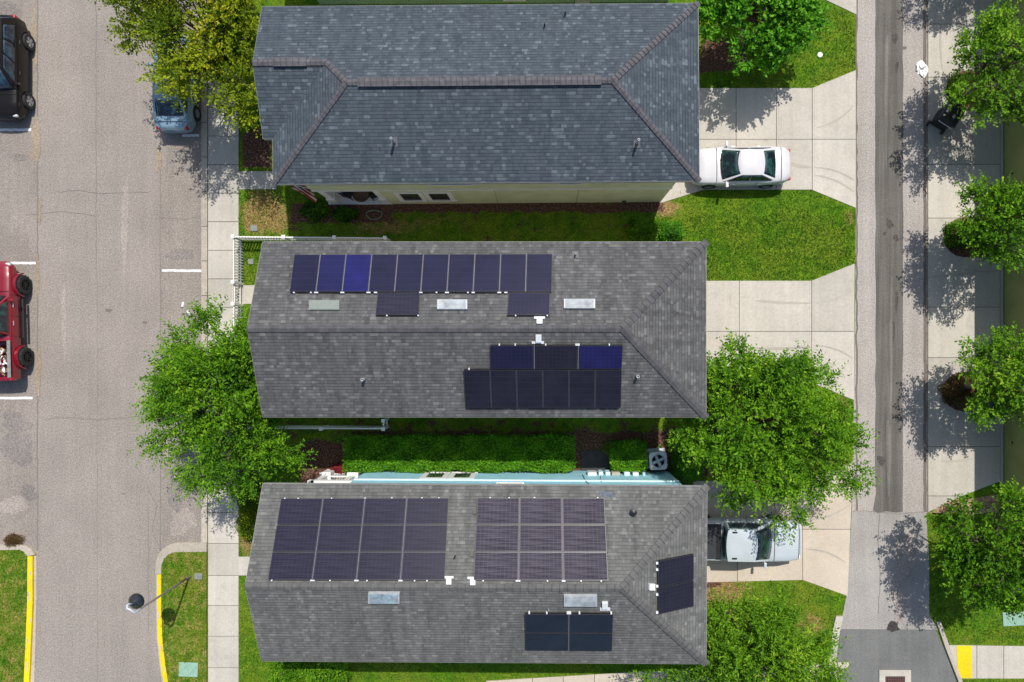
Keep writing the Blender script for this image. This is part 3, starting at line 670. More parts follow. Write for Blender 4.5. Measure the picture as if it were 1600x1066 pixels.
# --- H2
h2 = House('house', 'middle house with weathered grey shingle roof carrying the long row of ten solar panels', -2.37, .78, 0, M['shingle_grey'], M['cap_grey'])
def simple_roof(h, xW, xE, yN, yS, rise):
    hf = (yN-yS)/2; yr = (yN+yS)/2; zr = E+rise
    NW, NE, SE, SW = (xW, yN, E), (xE, yN, E), (xE, yS, E), (xW, yS, E); X = (xE-hf, yr, zr); B = (xW, yr, zr)
    h.roof([('N', [NW, B, X, NE], (1, 0, 0)), ('S', [SW, SE, X, B], (1, 0, 0)), ('E', [SE, NE, X], (0, 1, 0))], [NW, B, SW, SE, NE])
    h.cap(X, NE, .36, step=.26); h.cap(X, SE, .36, step=.26); h.cap(B, X, .34, step=.3, h=.02)
simple_roof(h2, -11.38, 6.64, 4.34, -2.78, 1.45)
h2.walls([(-10.3, 6.1, -2.38, 3.94, 0, 5.5)], M['side_beige'], [[(-11.0, 3.94, 5.5), (-11.0, .78, 6.85), (-11.0, -2.38, 5.5)]])
for x in (-7, -3, 1.5): h2.window(x, x+1.1, 3.4, 4.9, 3.94, 1); h2.window(x, x+1.1, .8, 2.3, 3.94, 1); h2.window(x, x+1.1, .8, 2.3, -2.38, -1)
h2.panel_door(6.1, -1.7, 2.9, 2.3, M['trim'])
# --- H3
h3 = House('house', 'light blue house with grey roof carrying the twelve-panel and nine-panel solar arrays', -2.37, -9.14, -.35, M['shingle_warm'], M['cap_warm'])
simple_roof(h3, -11.40, 6.66, -5.54, -12.75, 1.6)
h3.walls([(-8.5, 6.1, -12.35, -5.93, 0, 5.5), (-10.3, -8.5, -12.35, -8.0, 0, 2.6), (-10.3, -8.5, -12.35, -7.2, 2.7, 5.5)], M['side_blue'], [[(-11.0, -5.93, 5.5), (-11.0, -9.14, 7.0), (-11.0, -12.35, 5.5)]])
mb = MB(); mb.box((-1.2, -5.905, 2.62), (14.6, .06, .17)); h3.mk('trim_band', mb, M['trim_blue'])
mb = MB(); mb.box((-9.45, -6.1, 2.66), (1.9, .3, .3)); mb.box((-10.4, -7.2, 2.66), (.28, 2.5, .3)); mb.box((-9.4, -6.02, 4.1), (1.8, .12, 1.1)); h3.mk('porch_beam', mb, M['trim'])
mb = MB(); mb.box((-9.5, -7.0, .1), (2.0, 2.2, .2)); h3.mk('porch_floor', mb, M['kerb'])
for x in (-10.3, -9.0):
    mb = MB(); mb.box((x, -6.15, 1.45), (.26, .26, 2.3)); mb.box((x, -6.15, .6), (.45, .45, .85)); mb.box((x, -6.15, 1.05), (.52, .52, .07)); h3.mk('porch_column', mb, M['trim'], bevel=.01)
mb = MB(); mb.box((-9.65, -6.1, .95), (1.1, .07, .07)); mb.box((-9.65, -6.1, .35), (1.1, .05, .05))
for i in range(9): mb.box((-10.1+i*.12, -6.1, .65), (.035, .035, .55))
h3.mk('porch_railing', mb, M['trim'])
h3.window(-5.62, -4.40, .62, 2.35, -5.93, 1, fr=.24); h3.window(-4.36, -3.15, .62, 2.35, -5.93, 1, fr=.24)
h3.window(-2, -.9, 3.2, 4.8, -5.93, 1)
h3.panel_door(6.1, -11.4, -6.8, 2.3, M['trim'])
for x, wd, z, m in ((2.3, .42, 1.35, 'boxwhite'), (2.72, .2, 1.2, 'trim_blue'), (3.05, .22, 1.2, 'trim_blue'), (3.42, .38, 1.25, 'kerb'), (3.95, .26, 1.25, 'trim_blue'), (4.35, .28, 1.3, 'boxwhite'), (4.75, .12, 1.2, 'trim_blue')):
    mb = MB(); mb.box((x, -5.85, z-.3), (wd, .16, .6)); h3.mk('meter_box', mb, M[m], bevel=.02)
mb = MB(); mb.tube([(1.85, -5.9, 1.2), (1.9, -5.9, 2.6), (2.05, -5.88, 4.0)], .014); mb.tube([(2.72, -5.9, 1.3), (2.6, -5.9, 2.2), (2.6, -5.9, 2.9)], .012); h3.mk('cable', mb, M['black'])
# --- H0 to the north, and the building to the east
h0 = House('house', 'pale mint-green house whose wall shows in a sliver above the blue-grey roof', -2.4, 20.3, .45, M['shingle_grey'], M['cap_grey'])
h0.roof([('N', [(-11.3, 24, E), (-11.3, 20.3, 7.1), (2.9, 20.3, 7.1), (6.6, 24, E)], (1, 0, 0)), ('S', [(-11.3, 16.6, E), (6.6, 16.6, E), (2.9, 20.3, 7.1), (-11.3, 20.3, 7.1)], (1, 0, 0)), ('E', [(6.6, 16.6, E), (6.6, 24, E), (2.9, 20.3, 7.1)], (0, 1, 0))],
        [(-11.3, 24, E), (-11.3, 20.3, 7.1), (-11.3, 16.6, E), (6.6, 16.6, E), (6.6, 24, E)])
h0.walls([(-10.9, 6.1, 16.87, 23.6, 0, 5.5)], M['side_mint']); h0.window(-1.9, -.9, .25, 1.7, 16.87, -1)
mb = MB(); mb.box((1.9, 16.8, .35), (.7, .1, .5)); h0.mk('meter_box', mb, M['metal'])
hr = House('terrace', 'olive-green terrace building along the right edge behind the trees', 28, 8, 0, M['shingle_grey'], M['cap_grey'])
hr.roof([('W', [(22.1, -7.3, E), (22.1, 30, E), (28, 30, 8), (28, -7.3, 8)], (0, 1, 0)), ('E', [(34, 30, E), (34, -7.3, E), (28, -7.3, 8), (28, 30, 8)], (0, 1, 0))],
        [(22.1, -7.3, E), (22.1, 30, E), (28, 30, 8), (34, 30, E), (34, -7.3, E), (28, -7.3, 8)][::-1])
hr.walls([(22.52, 33.6, -6.9, 29.6, 0, 5.5)], M['side_olive'], [[(22.52, -6.9, 5.5), (28, -6.9, 7.8), (33.6, -6.9, 5.5)]])
for y in np.arange(-4.5, 29, 4.3):
    mb = MB(); mb.box((22.5, y, .62), (.05, .09, .05)); hr.mk('wall_light', mb, M['blackmetal'])

# --- roof fittings
def boxon(h, plane, corners_px, height, mat, name, inset=0, frame=None, label=None, base=.0):
    n, u, v = h.frame(plane); q = [h.hit(plane, x, y, height) for x, y in corners_px]
    lo = [p-n*(height-base+.02) for p in q]; mb = MB(); k = 0; mb.v = [tuple(p) for p in lo+q]
    for f in ((0, 1, 5, 4), (1, 2, 6, 5), (2, 3, 7, 6), (3, 0, 4, 7), (4, 5, 6, 7)): mb.face(f)
    o = obj(name, mb, frame or mat, h.roofo)
    if frame:
        c = sum(q, Vector())/4; g = [c+(p-c)*.90+n*.012 for p in q]; e = [c+(p-c)*.90-n*.01 for p in q]; mb = MB(); mb.v = [tuple(p) for p in e+g]
        for f in ((0, 1, 5, 4), (1, 2, 6, 5), (2, 3, 7, 6), (3, 0, 4, 7), (4, 5, 6, 7)): mb.face(f)
        obj('glazing', mb, mat, o)
    if label: o['label'] = label
    return o
def rc(x0, y0, x1, y1): return [(x0, y1), (x1, y1), (x1, y0), (x0, y0)]
boxon(h2, 'N', rc(482.5, 469, 530, 484), .07, M['skylight_dull'], 'skylight', frame=M['skylight_dull'], label='dull green skylight')
boxon(h2, 'N', rc(683, 468, 730, 483), .13, M['skylight'], 'skylight', frame=M['metal'])
boxon(h2, 'N', rc(881, 467, 930, 481.5), .13, M['skylight'], 'skylight', frame=M['metal'])
boxon(h3, 'S', rc(575, 928, 624, 944), .13, M['skylight_blue'], 'skylight', frame=M['metal'])
boxon(h3, 'S', rc(881, 932, 933, 948.5), .13, M['skylight'], 'skylight', frame=M['metal'])
def vent(h, plane, px, py, r=.055, ht=.38, mat='metal', cap=None, flash=True):
    p = h.hit(plane, px, py); n, u, v = h.frame(plane); mb = MB()
    if flash:
        mb.mi = 1; q = [p+u*a*.13+v*b*.15 for a, b in ((-1, -1), (1, -1), (1, 1), (-1, 1))]; mb.poly([c+n*.012 for c in q])
        mb.lathe([(r*1.7, -.02), (r*1.1, .10)], p, 12); mb.mi = 0
    mb.lathe([(r, -.05), (r, ht), (r*.7, ht), (r*.7, ht-.1)], p, 14)
    if cap: mb.lathe([(cap, ht-.03), (cap, ht+.03), (0.0, ht+.07)], p, 14)
    obj('vent_pipe', mb, [M[mat], M['flash']], h.roofo)
for a in ((616, 223, .05, .6), (995, 225, .05, .6)): vent(h1, 'S', *a)
for a in ((851, 41, .03, .3), (883, 23, .03, .3)): vent(h1, 'N', *a, mat='black', flash=False)
vent(h2, 'N', 899, 398, .035, .3); vent(h2, 'S', 569, 593, .06, .35); vent(h2, 'S', 995, 588, .06, .35)
vent(h3, 'N', 989, 799, .09, .22, 'black', cap=.13)
for x, y in ((741, 799), (737, 866)): boxon(h3, 'N', rc(x-3, y-4, x+3, y+4), .10, M['black'], 'cable_box')
vent(h3, 'N', 711, 869, .03, .25, 'black', flash=False)
vent(h3, 'S', 857, 951, .025, .2, 'metal', flash=False)
for x0, y0, x1, y1 in ((935, 768, 957, 772), (942, 772, 958, 777)): boxon(h3, 'N', rc(x0, y0, x1, y1), .006, M['patch'], 'shingle_patch')
def jbox(h, plane, px, py, wd, hd, foot=0, fx=0):
    o = boxon(h, plane, rc(px-wd/2, py-hd/2, px+wd/2, py+hd/2), .12, M['boxwhite'], 'junction_box')
    if foot: boxon(h, plane, rc(px-foot/2+fx, py-hd/2-2, px+foot/2+fx, py-hd/2+1.5) if foot > 0 else rc(px+foot/2+fx, py+hd/2-1.5, px-foot/2+fx, py+hd/2+2), .05, M['boxwhite'], 'flashing')
jbox(h2, 'N', 843, 501, 9, 9, 17, 0); jbox(h2, 'S', 841.5, 530, 9, 11, -19, -1)
jbox(h3, 'N', 701, 908, 8, 11, 15, 0); jbox(h3, 'N', 738.5, 909, 8, 11, 12, -2); jbox(h3, 'S', 945.5, 948, 9, 9, -16, 0); jbox(h3, 'E', 1019.5, 918, 9, 10)

# --- solar panels: every panel a thing, laid on the roof planes
ORD = ['', 'first', 'second', 'third', 'fourth', 'fifth', 'sixth', 'seventh', 'eighth', 'ninth', 'last']
def bil(q, s, t): return q[0]*(1-s)*(1-t)+q[1]*s*(1-t)+q[2]*s*t+q[3]*(1-s)*t
def array(h, plane, corners, cols, rows, labels, mats, group, what, gu=.018, gv=.02, hgt=.15, feet_b=(), feet_t=(), rail_v=True, cu=6, cv=10, land=True, framemat='metaldark', railmat='alu'):
    n, u, v = h.frame(plane); q = [h.hit(plane, x, y, hgt) for x, y in corners]     # TL TR BR BL
    W = (q[1]-q[0]).length; H = (q[3]-q[0]).length
    for r in range(rows):
        for c in range(cols):
            s0, s1, t0, t1 = c/cols+(gu/W if c else 0), (c+1)/cols-(gu/W if c < cols-1 else 0), r/rows+(gv/H if r else 0), (r+1)/rows-(gv/H if r < rows-1 else 0)
            p = [bil(q, s0, t1), bil(q, s1, t1), bil(q, s1, t0), bil(q, s0, t0)]
            ctr = sum(p, Vector())/4; o = thing('solar_panel', labels(c, r), 'solar panel', ctr, 0, group)
            mb = MB(); lo = [a-n*.04 for a in p]; mb.v = [tuple(a) for a in lo+p]
            for f in ((0, 1, 5, 4), (1, 2, 6, 5), (2, 3, 7, 6), (3, 0, 4, 7), (4, 5, 6, 7), (3, 2, 1, 0)): mb.face(f)
            obj('frame', mb, M[framemat], o)
            mb = MB(); e = .013
            def ins(a, sa, sb): return a+(p[1]-p[0]).normalized()*sa*e+(p[3]-p[0]).normalized()*sb*e+n*.003
            g = [ins(p[0], 1, 1), ins(p[1], -1, 1), ins(p[2], -1, -1), ins(p[3], 1, -1)]
            mb.poly(g, [(0, 0), (1, 0), (1, 1), (0, 1)]); obj('cells', mb, M[mats(c, r)], o)
    rk = thing('panel_rack', what, 'mounting rack', sum(q, Vector())/4-n*hgt, 0, 'mounting racks under the solar arrays')
    du = (q[1]-q[0]).normalized(); dv = (q[3]-q[0]).normalized()
    def bar(a, b, wd, top, dep, nm, m):
        d = (b-a).normalized(); sd = d.cross(n).normalized()*wd/2; t = n*(top); l = n*(top-dep)
        mb = MB(); mb.v = [tuple(x) for x in (a-sd+l, a+sd+l, b+sd+l, b-sd+l, a-sd+t, a+sd+t, b+sd+t, b-sd+t)]
        for f in ((0, 1, 5, 4), (1, 2, 6, 5), (2, 3, 7, 6), (3, 0, 4, 7), (4, 5, 6, 7), (3, 2, 1, 0)): mb.face(f)
        obj(nm, mb, M[m], rk)
    if rail_v:
        for c in range(1, cols): bar(bil(q, c/cols, -.004), bil(q, c/cols, 1.004), .03, -.004, .05, 'rail', railmat)
    for r in range(rows+1):
        bar(bil(q, .002, r/rows), bil(q, .998, r/rows), .03, -.05, .04, 'rail', 'black')  # black tone stands in for the shadow between panel rows
    for fr, wd in feet_b:
        a = bil(q, fr, 1)+dv*.015; bar(a-du*wd/2, a+du*wd/2, .07, -.03, .10, 'foot', 'boxwhite')
    for fr, wd in feet_t:
        a = bil(q, fr, 0)-dv*.015; bar(a-du*wd/2, a+du*wd/2, .05, -.02, .12, 'foot', 'boxwhite' if wd > .001 else 'alu')
array(h2, 'N', [(460, 398), (863, 397), (862, 455.5), (452.5, 455.5)], 10, 1,
      lambda c, r: ('deep blue' if c == 2 else 'mid blue' if c == 1 else 'dark navy')+' solar panel, '+(ORD[c+1] if c < 9 else 'last')+' from left in the long row of ten',
      lambda c, r: 'pv_blue' if c == 2 else 'pv_midblue' if c == 1 else 'pv_navy', 'ten panels in the long row', 'mounting rack under the long row of ten solar panels',
      feet_b=[(.015, .06), (.08, .06), (.1, .15), (.2, .15), (.3, .15), (.327, .12), (.5, .12), (.56, .06), (.6, .15), (.68, .06), (.7, .12), (.8, .15), (.825, .12)], rail_v=True)
for k, (cor, lb) in enumerate((([(590, 457.5), (655.5, 457.5), (654.5, 491.5), (586.5, 491.5)], 'left one of two single panels below the long row'), ([(795, 457.5), (859.5, 457.5), (858.5, 491.5), (792.5, 491.5)], 'right one of two single panels below the long row'))):
    array(h2, 'N', cor, 1, 1, lambda c, r: 'dark landscape solar panel, '+lb, lambda c, r: 'pv_violet' if k == 0 else 'pv_navy', 'single panels below the long row', 'mounting rack under the '+lb, feet_b=[(.26, .05), (.98, .05)] if k == 0 else [(.2, .05), (.95, .05)])
array(h2, 'S', [(765.5, 540.5), (973, 540.5), (971.5, 576.5), (766.5, 576.5)], 3, 1, lambda c, r: ('deep blue' if c == 2 else 'near-black')+' landscape solar panel, '+['left', 'middle', 'right'][c]+' one in the row of three below the middle ridge',
      lambda c, r: ['pv_navy', 'pv_dark', 'pv_midblue'][c], 'three landscape panels on the south slope', 'mounting rack under the row of three landscape solar panels', feet_t=[(.07, .05), (.19, .05), (.42, .05), (.66, .17), (.9, .05)], gu=.05)
array(h2, 'S', [(724, 578.5), (971.5, 578.5), (970, 637), (727.5, 637)], 6, 1, lambda c, r: 'dark portrait solar panel, '+(ORD[c+1] if c < 5 else 'last')+' from left in the lower row of six, middle roof',
      lambda c, r: 'pv_dark', 'six portrait panels on the south slope', 'mounting rack under the row of six portrait solar panels', railmat='metaldark', feet_t=[(.035, .05)])
RW = ['top', 'middle', 'bottom']; CW4 = ['first', 'second', 'third', 'fourth']
array(h3, 'N', [(439, 779.5), (701, 778.5), (694.5, 906.5), (418.5, 906)], 4, 3, lambda c, r: 'violet-grey solar panel, %s from left in the %s row of the twelve-panel array' % (CW4[c], RW[r]), lambda c, r: 'pv_violet', 'panels of the twelve-panel array', 'mounting rack under the twelve-panel array',
      gu=.03, feet_b=[(.02, .05), (.26, .05), (.25, .16), (.35, .05), (.5, .16), (.56, .05), (.75, .16), (.83, .05), (.9, .05)], feet_t=[(.02, .05), (.1, .05), (.3, .05), (.5, .05), (.66, .05), (.84, .05), (.94, .05)])
array(h3, 'N', [(746, 778.5), (944, 778.5), (950, 907), (740, 906.5)], 3, 3, lambda c, r: 'pale sheen solar panel, %s column, %s row of the nine-panel array' % (['left', 'middle', 'right'][c], RW[r]), lambda c, r: 'pv_painted_sheen', 'panels of the nine-panel array', 'mounting rack under the nine-panel array',
      gu=.03, feet_b=[(.07, .05), (.33, .18), (.55, .05), (.67, .14), (.8, .05), (.95, .05)], feet_t=[(.1, .05), (.25, .05), (.45, .05), (.95, .05)], railmat='alu_glare')
array(h3, 'S', [(820, 960.5), (958, 961), (956, 1017.5), (821.5, 1016.5)], 2, 2, lambda c, r: 'black solar panel, %s %s of the block of four on the bottom roof' % (['upper', 'lower'][r], ['left', 'right'][c]), lambda c, r: 'pv_black', 'block of four black panels', 'mounting rack under the block of four panels', gu=.04,
      feet_t=[(.05, .06), (.25, .06), (.5, .17), (.62, .06), (.98, .06)])
array(h3, 'E', [(1028.5, 877.5), (1084, 866.5), (1084, 947.5), (1029.5, 960)], 1, 2, lambda c, r: 'dark tilted-looking solar panel, %s of the pair on the east hip of the bottom roof' % ['upper', 'lower'][r], lambda c, r: 'pv_dark', 'pair of panels on the east hip', 'mounting rack under the pair of panels on the east hip', rail_v=False)
mb = MB(); n, u, v = h3.frame('E')
for y in (880, 890, 916, 929, 957): p = h3.hit('E', 1026.5, y, .1); mb.box(p, (.09, .09, .08))
obj('clamp', mb, M['boxwhite'], h3.roofo)

# ------------------------------------------------------------------ picket fences
def fence(name, pts, label, mat='trim', post_every=2.6, ht=1.05, group=None):
    W_ = [P(*p) for p in pts]; root = thing(name, label, 'fence', W_[0], 0, group)
    rails, pk = MB(), MB(); posts = [W_[0]]
    for a, b in zip(W_[:-1], W_[1:]):
        d = b-a; L = d.length; d.normalize(); ang = math.atan2(d.y, d.x)
        for z in (.22, ht-.12): c = (a+b)/2; rails.box((0, 0, 0), (L, .045, .09), Matrix.Translation((c.x, c.y, z)) @ Matrix.Rotation(ang, 4, 'Z'))
        for i in range(int(L/.135)):
            c = a+d*(.07+i*.135); pk.box((0, 0, 0), (.055, .024, ht-.1), Matrix.Translation((c.x, c.y, ht/2+.02)) @ Matrix.Rotation(ang, 4, 'Z') @ Matrix.Translation((0, .036, 0)))
        k = max(1, round(L/post_every))
        for i in range(1, k+1): posts.append(a+d*(L*i/k))
    obj('rail', rails, M[mat], root); obj('pickets', pk, M[mat], root)
    for p in posts:
        mb = MB(); mb.box((p.x, p.y, ht/2), (.12, .12, ht)); mb.box((p.x, p.y, ht+.02), (.17, .17, .05)); obj('post', mb, M[mat], root, bevel=.012)
fence('picket_fence', [(610, 385), (609, 377), (379, 375), (379, 444)], 'white picket fence round the north-west corner of the middle house beside the pavement', post_every=2.4)
fence('picket_fence', [(379, 477), (379, 668), (400, 668)], 'white picket fence along the pavement partly under the leafy street tree', post_every=2.4)
fence('picket_fence', [(418, 666), (606.5, 666.5), (606.5, 654)], 'grey-white picket fence in the shade below the middle roof', post_every=2.5)
gt = thing('garden_gate', 'white picket gate across the path to the middle house', 'gate', P(379, 445))
mb = MB(); a = P(379, 446); b = P(379, 475)
for z in (.25, .85): mb.box((a.x, (a.y+b.y)/2, z), (.04, a.y-b.y, .08))
for i in range(6): mb.box((a.x-.03, b.y+.08+i*(a.y-b.y-.16)/5, .55), (.025, .07, .9))
obj('gate_leaf', mb, M['gate'], gt)

# ------------------------------------------------------------------ street lamp
lb = P(297, 901); lamp = thing('street_lamp', 'dark bell-shaped street lamp on a grey-brown pole leaning over the road from the grass', 'street lamp', (lb.x, lb.y, .11))
hd = P(212, 940.5, 3.95); top = Vector((lb.x, lb.y, 4.05))
mb = MB(); mb.tube([(lb.x, lb.y, .1), (lb.x, lb.y, 1.2), tuple(top)], [.055, .05, .042], 12); obj('pole', mb, M['bronze'], lamp, smooth=True)
mb = MB(); mb.lathe([(.09, 0), (.09, .04), (.07, .08), (.058, .3)], (lb.x, lb.y, .1), 14); obj('base', mb, M['bronze'], lamp)
e2 = P(199, 952, 4.45); hook = [tuple(top), (top.x-.02, top.y-.03, 4.25), (top.x-.12, top.y-.06, 4.42), (e2.x+.15, e2.y-.0, 4.5), (e2.x, e2.y+.03, 4.47), (e2.x-.03, e2.y+.16, 4.42), ((e2.x+hd.x)/2-.02, (e2.y+hd.y)/2+.12, 4.36), (hd.x, hd.y, 4.25)]
mb = MB(); mb.tube(hook, [.042, .045, .05, .055, .055, .045, .04, .04], 10); obj('hook_arm', mb, M['acmetal'], lamp, smooth=True)
mb = MB(); mb.lathe([(.03, .34), (.06, .33), (.09, .27), (.13, .24), (.20, .17), (.30, .06), (.345, -.02), (.35, -.05), (.33, -.05), (.28, .03)][::-1], tuple(hd), 28); obj('lamp_shade', mb, M['blackmetal'], lamp, smooth=True)
mb = MB(); mb.lathe([(.0, -.17), (.14, -.14), (.24, -.06), (.27, -.01), (.27, .0)], tuple(hd), 20); obj('lens', mb, M['lamp'], lamp, smooth=True)

# ------------------------------------------------------------------ small street things
def lid(px, py, w_, d_, mat, label, z=.11, rz=0, ring=True):
    c = P(px, py); o = thing('utility_cover', label, 'utility cover', (c.x, c.y, z), R(rz)); mb = MB(); mb.box((0, 0, .03), (w_, d_, .06)); obj('lid', mb, M[mat], o, local=True, bevel=.03)
    if ring: mb = MB(); mb.lathe([(.2, .055), (.2, .07), (.16, .07), (.16, .062), (0, .062)], (0, 0, 0), 24); obj('ring', mb, M['grey_lid'] if mat != 'green_lid' else M[mat], o, local=True)
lid(296.5, 1044.5, .93, .70, 'green_lid', 'pale green rectangular utility cover in the grass below the street lamp', rz=-2)
lid(312, 899.5, .38, .30, 'grey_lid', 'small grey-green utility cover in the grass beside the sidewalk', ring=False)
lid(1583, 967, 1.05, .68, 'green_lid', 'pale green utility cover on the lawn above the yellow tactile paving', z=0, rz=3)
lid(397, 357, .36, .3, 'grey_lid', 'small pale meter cover on the dry lawn outside the picket fence', z=0, ring=False)
lid(392, 409, .28, .28, 'grey_lid', 'small dark meter cover on the lawn inside the picket fence', z=0, ring=False)
c = P(1281, 86); o = thing('sprinkler_cover', 'small white round cover on the lawn near the top driveway', 'utility cover', c); mb = MB(); mb.lathe([(.13, 0), (.13, .04), (.10, .06), (0, .06)], (0, 0, 0), 18); obj('lid', mb, M['trim'], o, local=True)
c = P(1263, 61); o = thing('garden_light', 'small white garden light standing on the lawn beside the bright bush', 'garden light', c); mb = MB(); mb.tube([(0, 0, 0), (0, 0, .5)], .02); obj('stake', mb, M['black'], o, local=True); mb = MB(); mb.lathe([(.09, .45), (.1, .5), (.04, .56), (0, .57)], (0, 0, 0), 14); obj('lamp_head', mb, M['trim'], o, local=True)
# storm drain
c = P(1398, 1062); o = thing('storm_drain', 'storm drain with rusty grate in a pale concrete frame on the grey asphalt', 'drain', c)
mb = MB(); wd, dd, b_ = 1.55, .95, .3
for x, y, a_, b2 in ((0, dd/2-b_/2+.0, wd, b_), (0, -dd/2+b_/2, wd, b_), (-wd/2+b_/2, 0, b_-.004, dd-2*b_), (wd/2-b_/2, 0, b_-.004, dd-2*b_)): mb.box((x, y, .03), (a_, b2, .06))
obj('concrete_frame', mb, M['conc'], o, local=True, bevel=.01)
mb = MB(); mb.box((0, 0, .015), (wd-2*b_-.02, dd-2*b_-.02, .006)); obj('grate_well', mb, M['black'], o, local=True)
mb = MB()
for i in range(11): mb.box((-.42+i*.084, 0, .035), (.03, dd-2*b_-.03, .03), Matrix.Rotation(0, 4, 'Z'))
for i in range(3): mb.box((0, -.1+i*.1, .03), (wd-2*b_-.03, .03, .03))
obj('grate', mb, M['rust'], o, local=True)
# air conditioner
c = P(1028.5, 720.5, .9); ac = thing('air_conditioner', 'light grey square air conditioner unit with round fan beside the blue house', 'air conditioner', (c.x, c.y, 0), R(3)); s_ = .84
mb = MB()
for i in range(14):
    z = .1+i*.055
    mb.box((0, 0, z), (s_-.06, s_-.06, .035))
mb.box((0, 0, .04), (s_+.1, s_+.1, .08)); obj('louvred_body', mb, M['acmetal'], ac, local=True)
mb = MB(); n_ = 32; R0 = .315
ring = []
for j in range(n_):
    t = 2*math.pi*j/n_; c_, s2 = math.cos(t), math.sin(t); k = (s_/2)/max(abs(c_), abs(s2)); k = min(k, s_/2*1.27); ring.append((c_*k, s2*k))
rings = [[(x, y, .86) for x, y in ring], [(x, y, .91) for x, y in ring], [(R0*math.cos(2*math.pi*j/n_), R0*math.sin(2*math.pi*j/n_), .92) for j in range(n_)], [(R0*.97*math.cos(2*math.pi*j/n_), R0*.97*math.sin(2*math.pi*j/n_), .78) for j in range(n_)]]
mb.loft(rings, caps=False); obj('top_panel', mb, M['acmetal'], ac, local=True)
mb = MB(); mb.lathe([(R0*.96, .84), (0, .84)], (0, 0, 0), 24); obj('fan_well', mb, M['acdark'], ac, local=True)
mb = MB()
for k in range(4): mb.box((.15, 0, 0), (.27, .12, .01), Matrix.Translation((0, 0, .875)) @ Matrix.Rotation(R(90*k+20), 4, 'Z') @ Matrix.Rotation(R(22), 4, 'X'))
mb.lathe([(.06, .85), (.06, .90), (0, .905)], (0, 0, 0), 12); obj('fan', mb, M['acmetal'], ac, local=True)
mb = MB()
for r_ in (.13, .30):
    mb.tube([(r_*math.cos(t), r_*math.sin(t), .925) for t in np.linspace(0, 2*math.pi, 25)], .005, 5, False)
for k in range(8): t = k*math.pi/4; mb.tube([(.06*math.cos(t), .06*math.sin(t), .927), (.33*math.cos(t), .33*math.sin(t), .925)], .005, 5)
obj('fan_guard', mb, M['acmetal'], ac, local=True)
# crumpled white plastic by the alley gutter
def crumple(name, px, py, r, label):
    c = P(px, py); mb = MB(); rr = random.Random(3); n1, n2 = 9, 16
    for i in range(n1+1):
        for j in range(n2):
            t = i/n1*math.pi/2; a = 2*math.pi*j/n2; k = r*rr.uniform(.55, 1.15)
            mb.v.append((k*math.sin(t)*math.cos(a), k*1.3*math.sin(t)*math.sin(a)-(.15 if j % 5 == 3 else 0)*math.sin(t), .02+k*.5*math.cos(t)*rr.uniform(.5, 1.1)))
    for i in range(n1):
        for j in range(n2): mb.face((i*n2+j, (i+1)*n2+j, (i+1)*n2+(j+1) % n2, i*n2+(j+1) % n2))
    o = tag(obj(name, mb, M['bag'], local=True), label, 'litter'); o.location = c
crumple('plastic_bag', 1440, 107, .30, 'crumpled white plastic lying at the edge of the alley')
# bins
def bin_(px, py, rz, mat, label, h=1.0):
    c = P(px, py); o = thing('wheeled_bin', label, 'bin', (c.x, c.y, .03), R(rz)); mb = MB()
    def rg(a, b, z, y=0): return [(-a, -b+y, z), (a, -b+y, z), (a, b+y, z), (-a, b+y, z)]
    mb.loft([rg(.24, .27, .05), rg(.27, .33, h*.5), rg(.30, .38, h)]); obj('body', mb, M[mat], o, local=True, bevel=.03)
    mb = MB(); mb.loft([rg(.33, .42, h+.002), rg(.34, .43, h+.05), rg(.30, .38, h+.10), rg(.2, .28, h+.12)]); obj('lid', mb, M[mat], o, local=True, bevel=.02)
    mb = MB(); mb.tube([(-.26, -.46, h+.02), (-.26, -.5, h+.05), (.26, -.5, h+.05), (.26, -.46, h+.02)], .018); obj('handle', mb, M['metal'], o, local=True)
    for sx in (-.3, .3):
        mb = MB(); mb.tube([(sx-.03, -.3, .1), (sx+.03, -.3, .1)], .11, 14); obj('wheel', mb, M['tyre'], o, local=True)
    return o
bb = bin_(1466, 190, -32, 'black', 'black wheeled bin with handle standing on the right-hand driveway under a tree', 1.0); bb.scale = (1.35, 1.3, 1.1)
bin_(1526, 640, 10, 'binblue', 'blue bin glimpsed through the leaves on the right-hand driveway')
# flag
fl = thing('flag', 'red, white and blue striped flag hanging from the porch of the top house', 'flag', P(489, 306, 0))
a = P(456, 289.5, 3.0); b = P(491, 307, 1.3)
mb = MB(); mb.tube([(-10.25, 7.2, 2.3), (a.x-.1, a.y+.02, 3.15)], .014, 8); obj('pole', mb, M['trim'], fl)
fb = MB(); NU, NV = 13, 18; side = Vector((.9, -1.6, .35)).normalized()*.60
for mi_ in range(1):
    for i in range(NV+1):
        t = i/NV; c = a.lerp(b, t)+Vector((0, 0, -.15*math.sin(math.pi*t)))
        for j in range(NU+1):
            s2 = j/NU-.5; p = c+side*s2*(.75+.25*t)+Vector((.05, .05, .02))*math.sin(j*1.1+t*3); fb.v.append(tuple(p))
for i in range(NV):
    for j in range(NU):
        fb.mi = 2 if (i < 8 and j < 7) else (j % 2); fb.face((i*(NU+1)+j, (i+1)*(NU+1)+j, (i+1)*(NU+1)+j+1, i*(NU+1)+j+1))
f_ = obj('cloth', fb, [plain('flag red', (.45, .02, .03), .8), plain('flag white', (.75, .73, .7), .8), plain('flag blue', (.02, .03, .14), .8)], fl)
sd = f_.modifiers.new('t', 'SOLIDIFY'); sd.thickness = .006
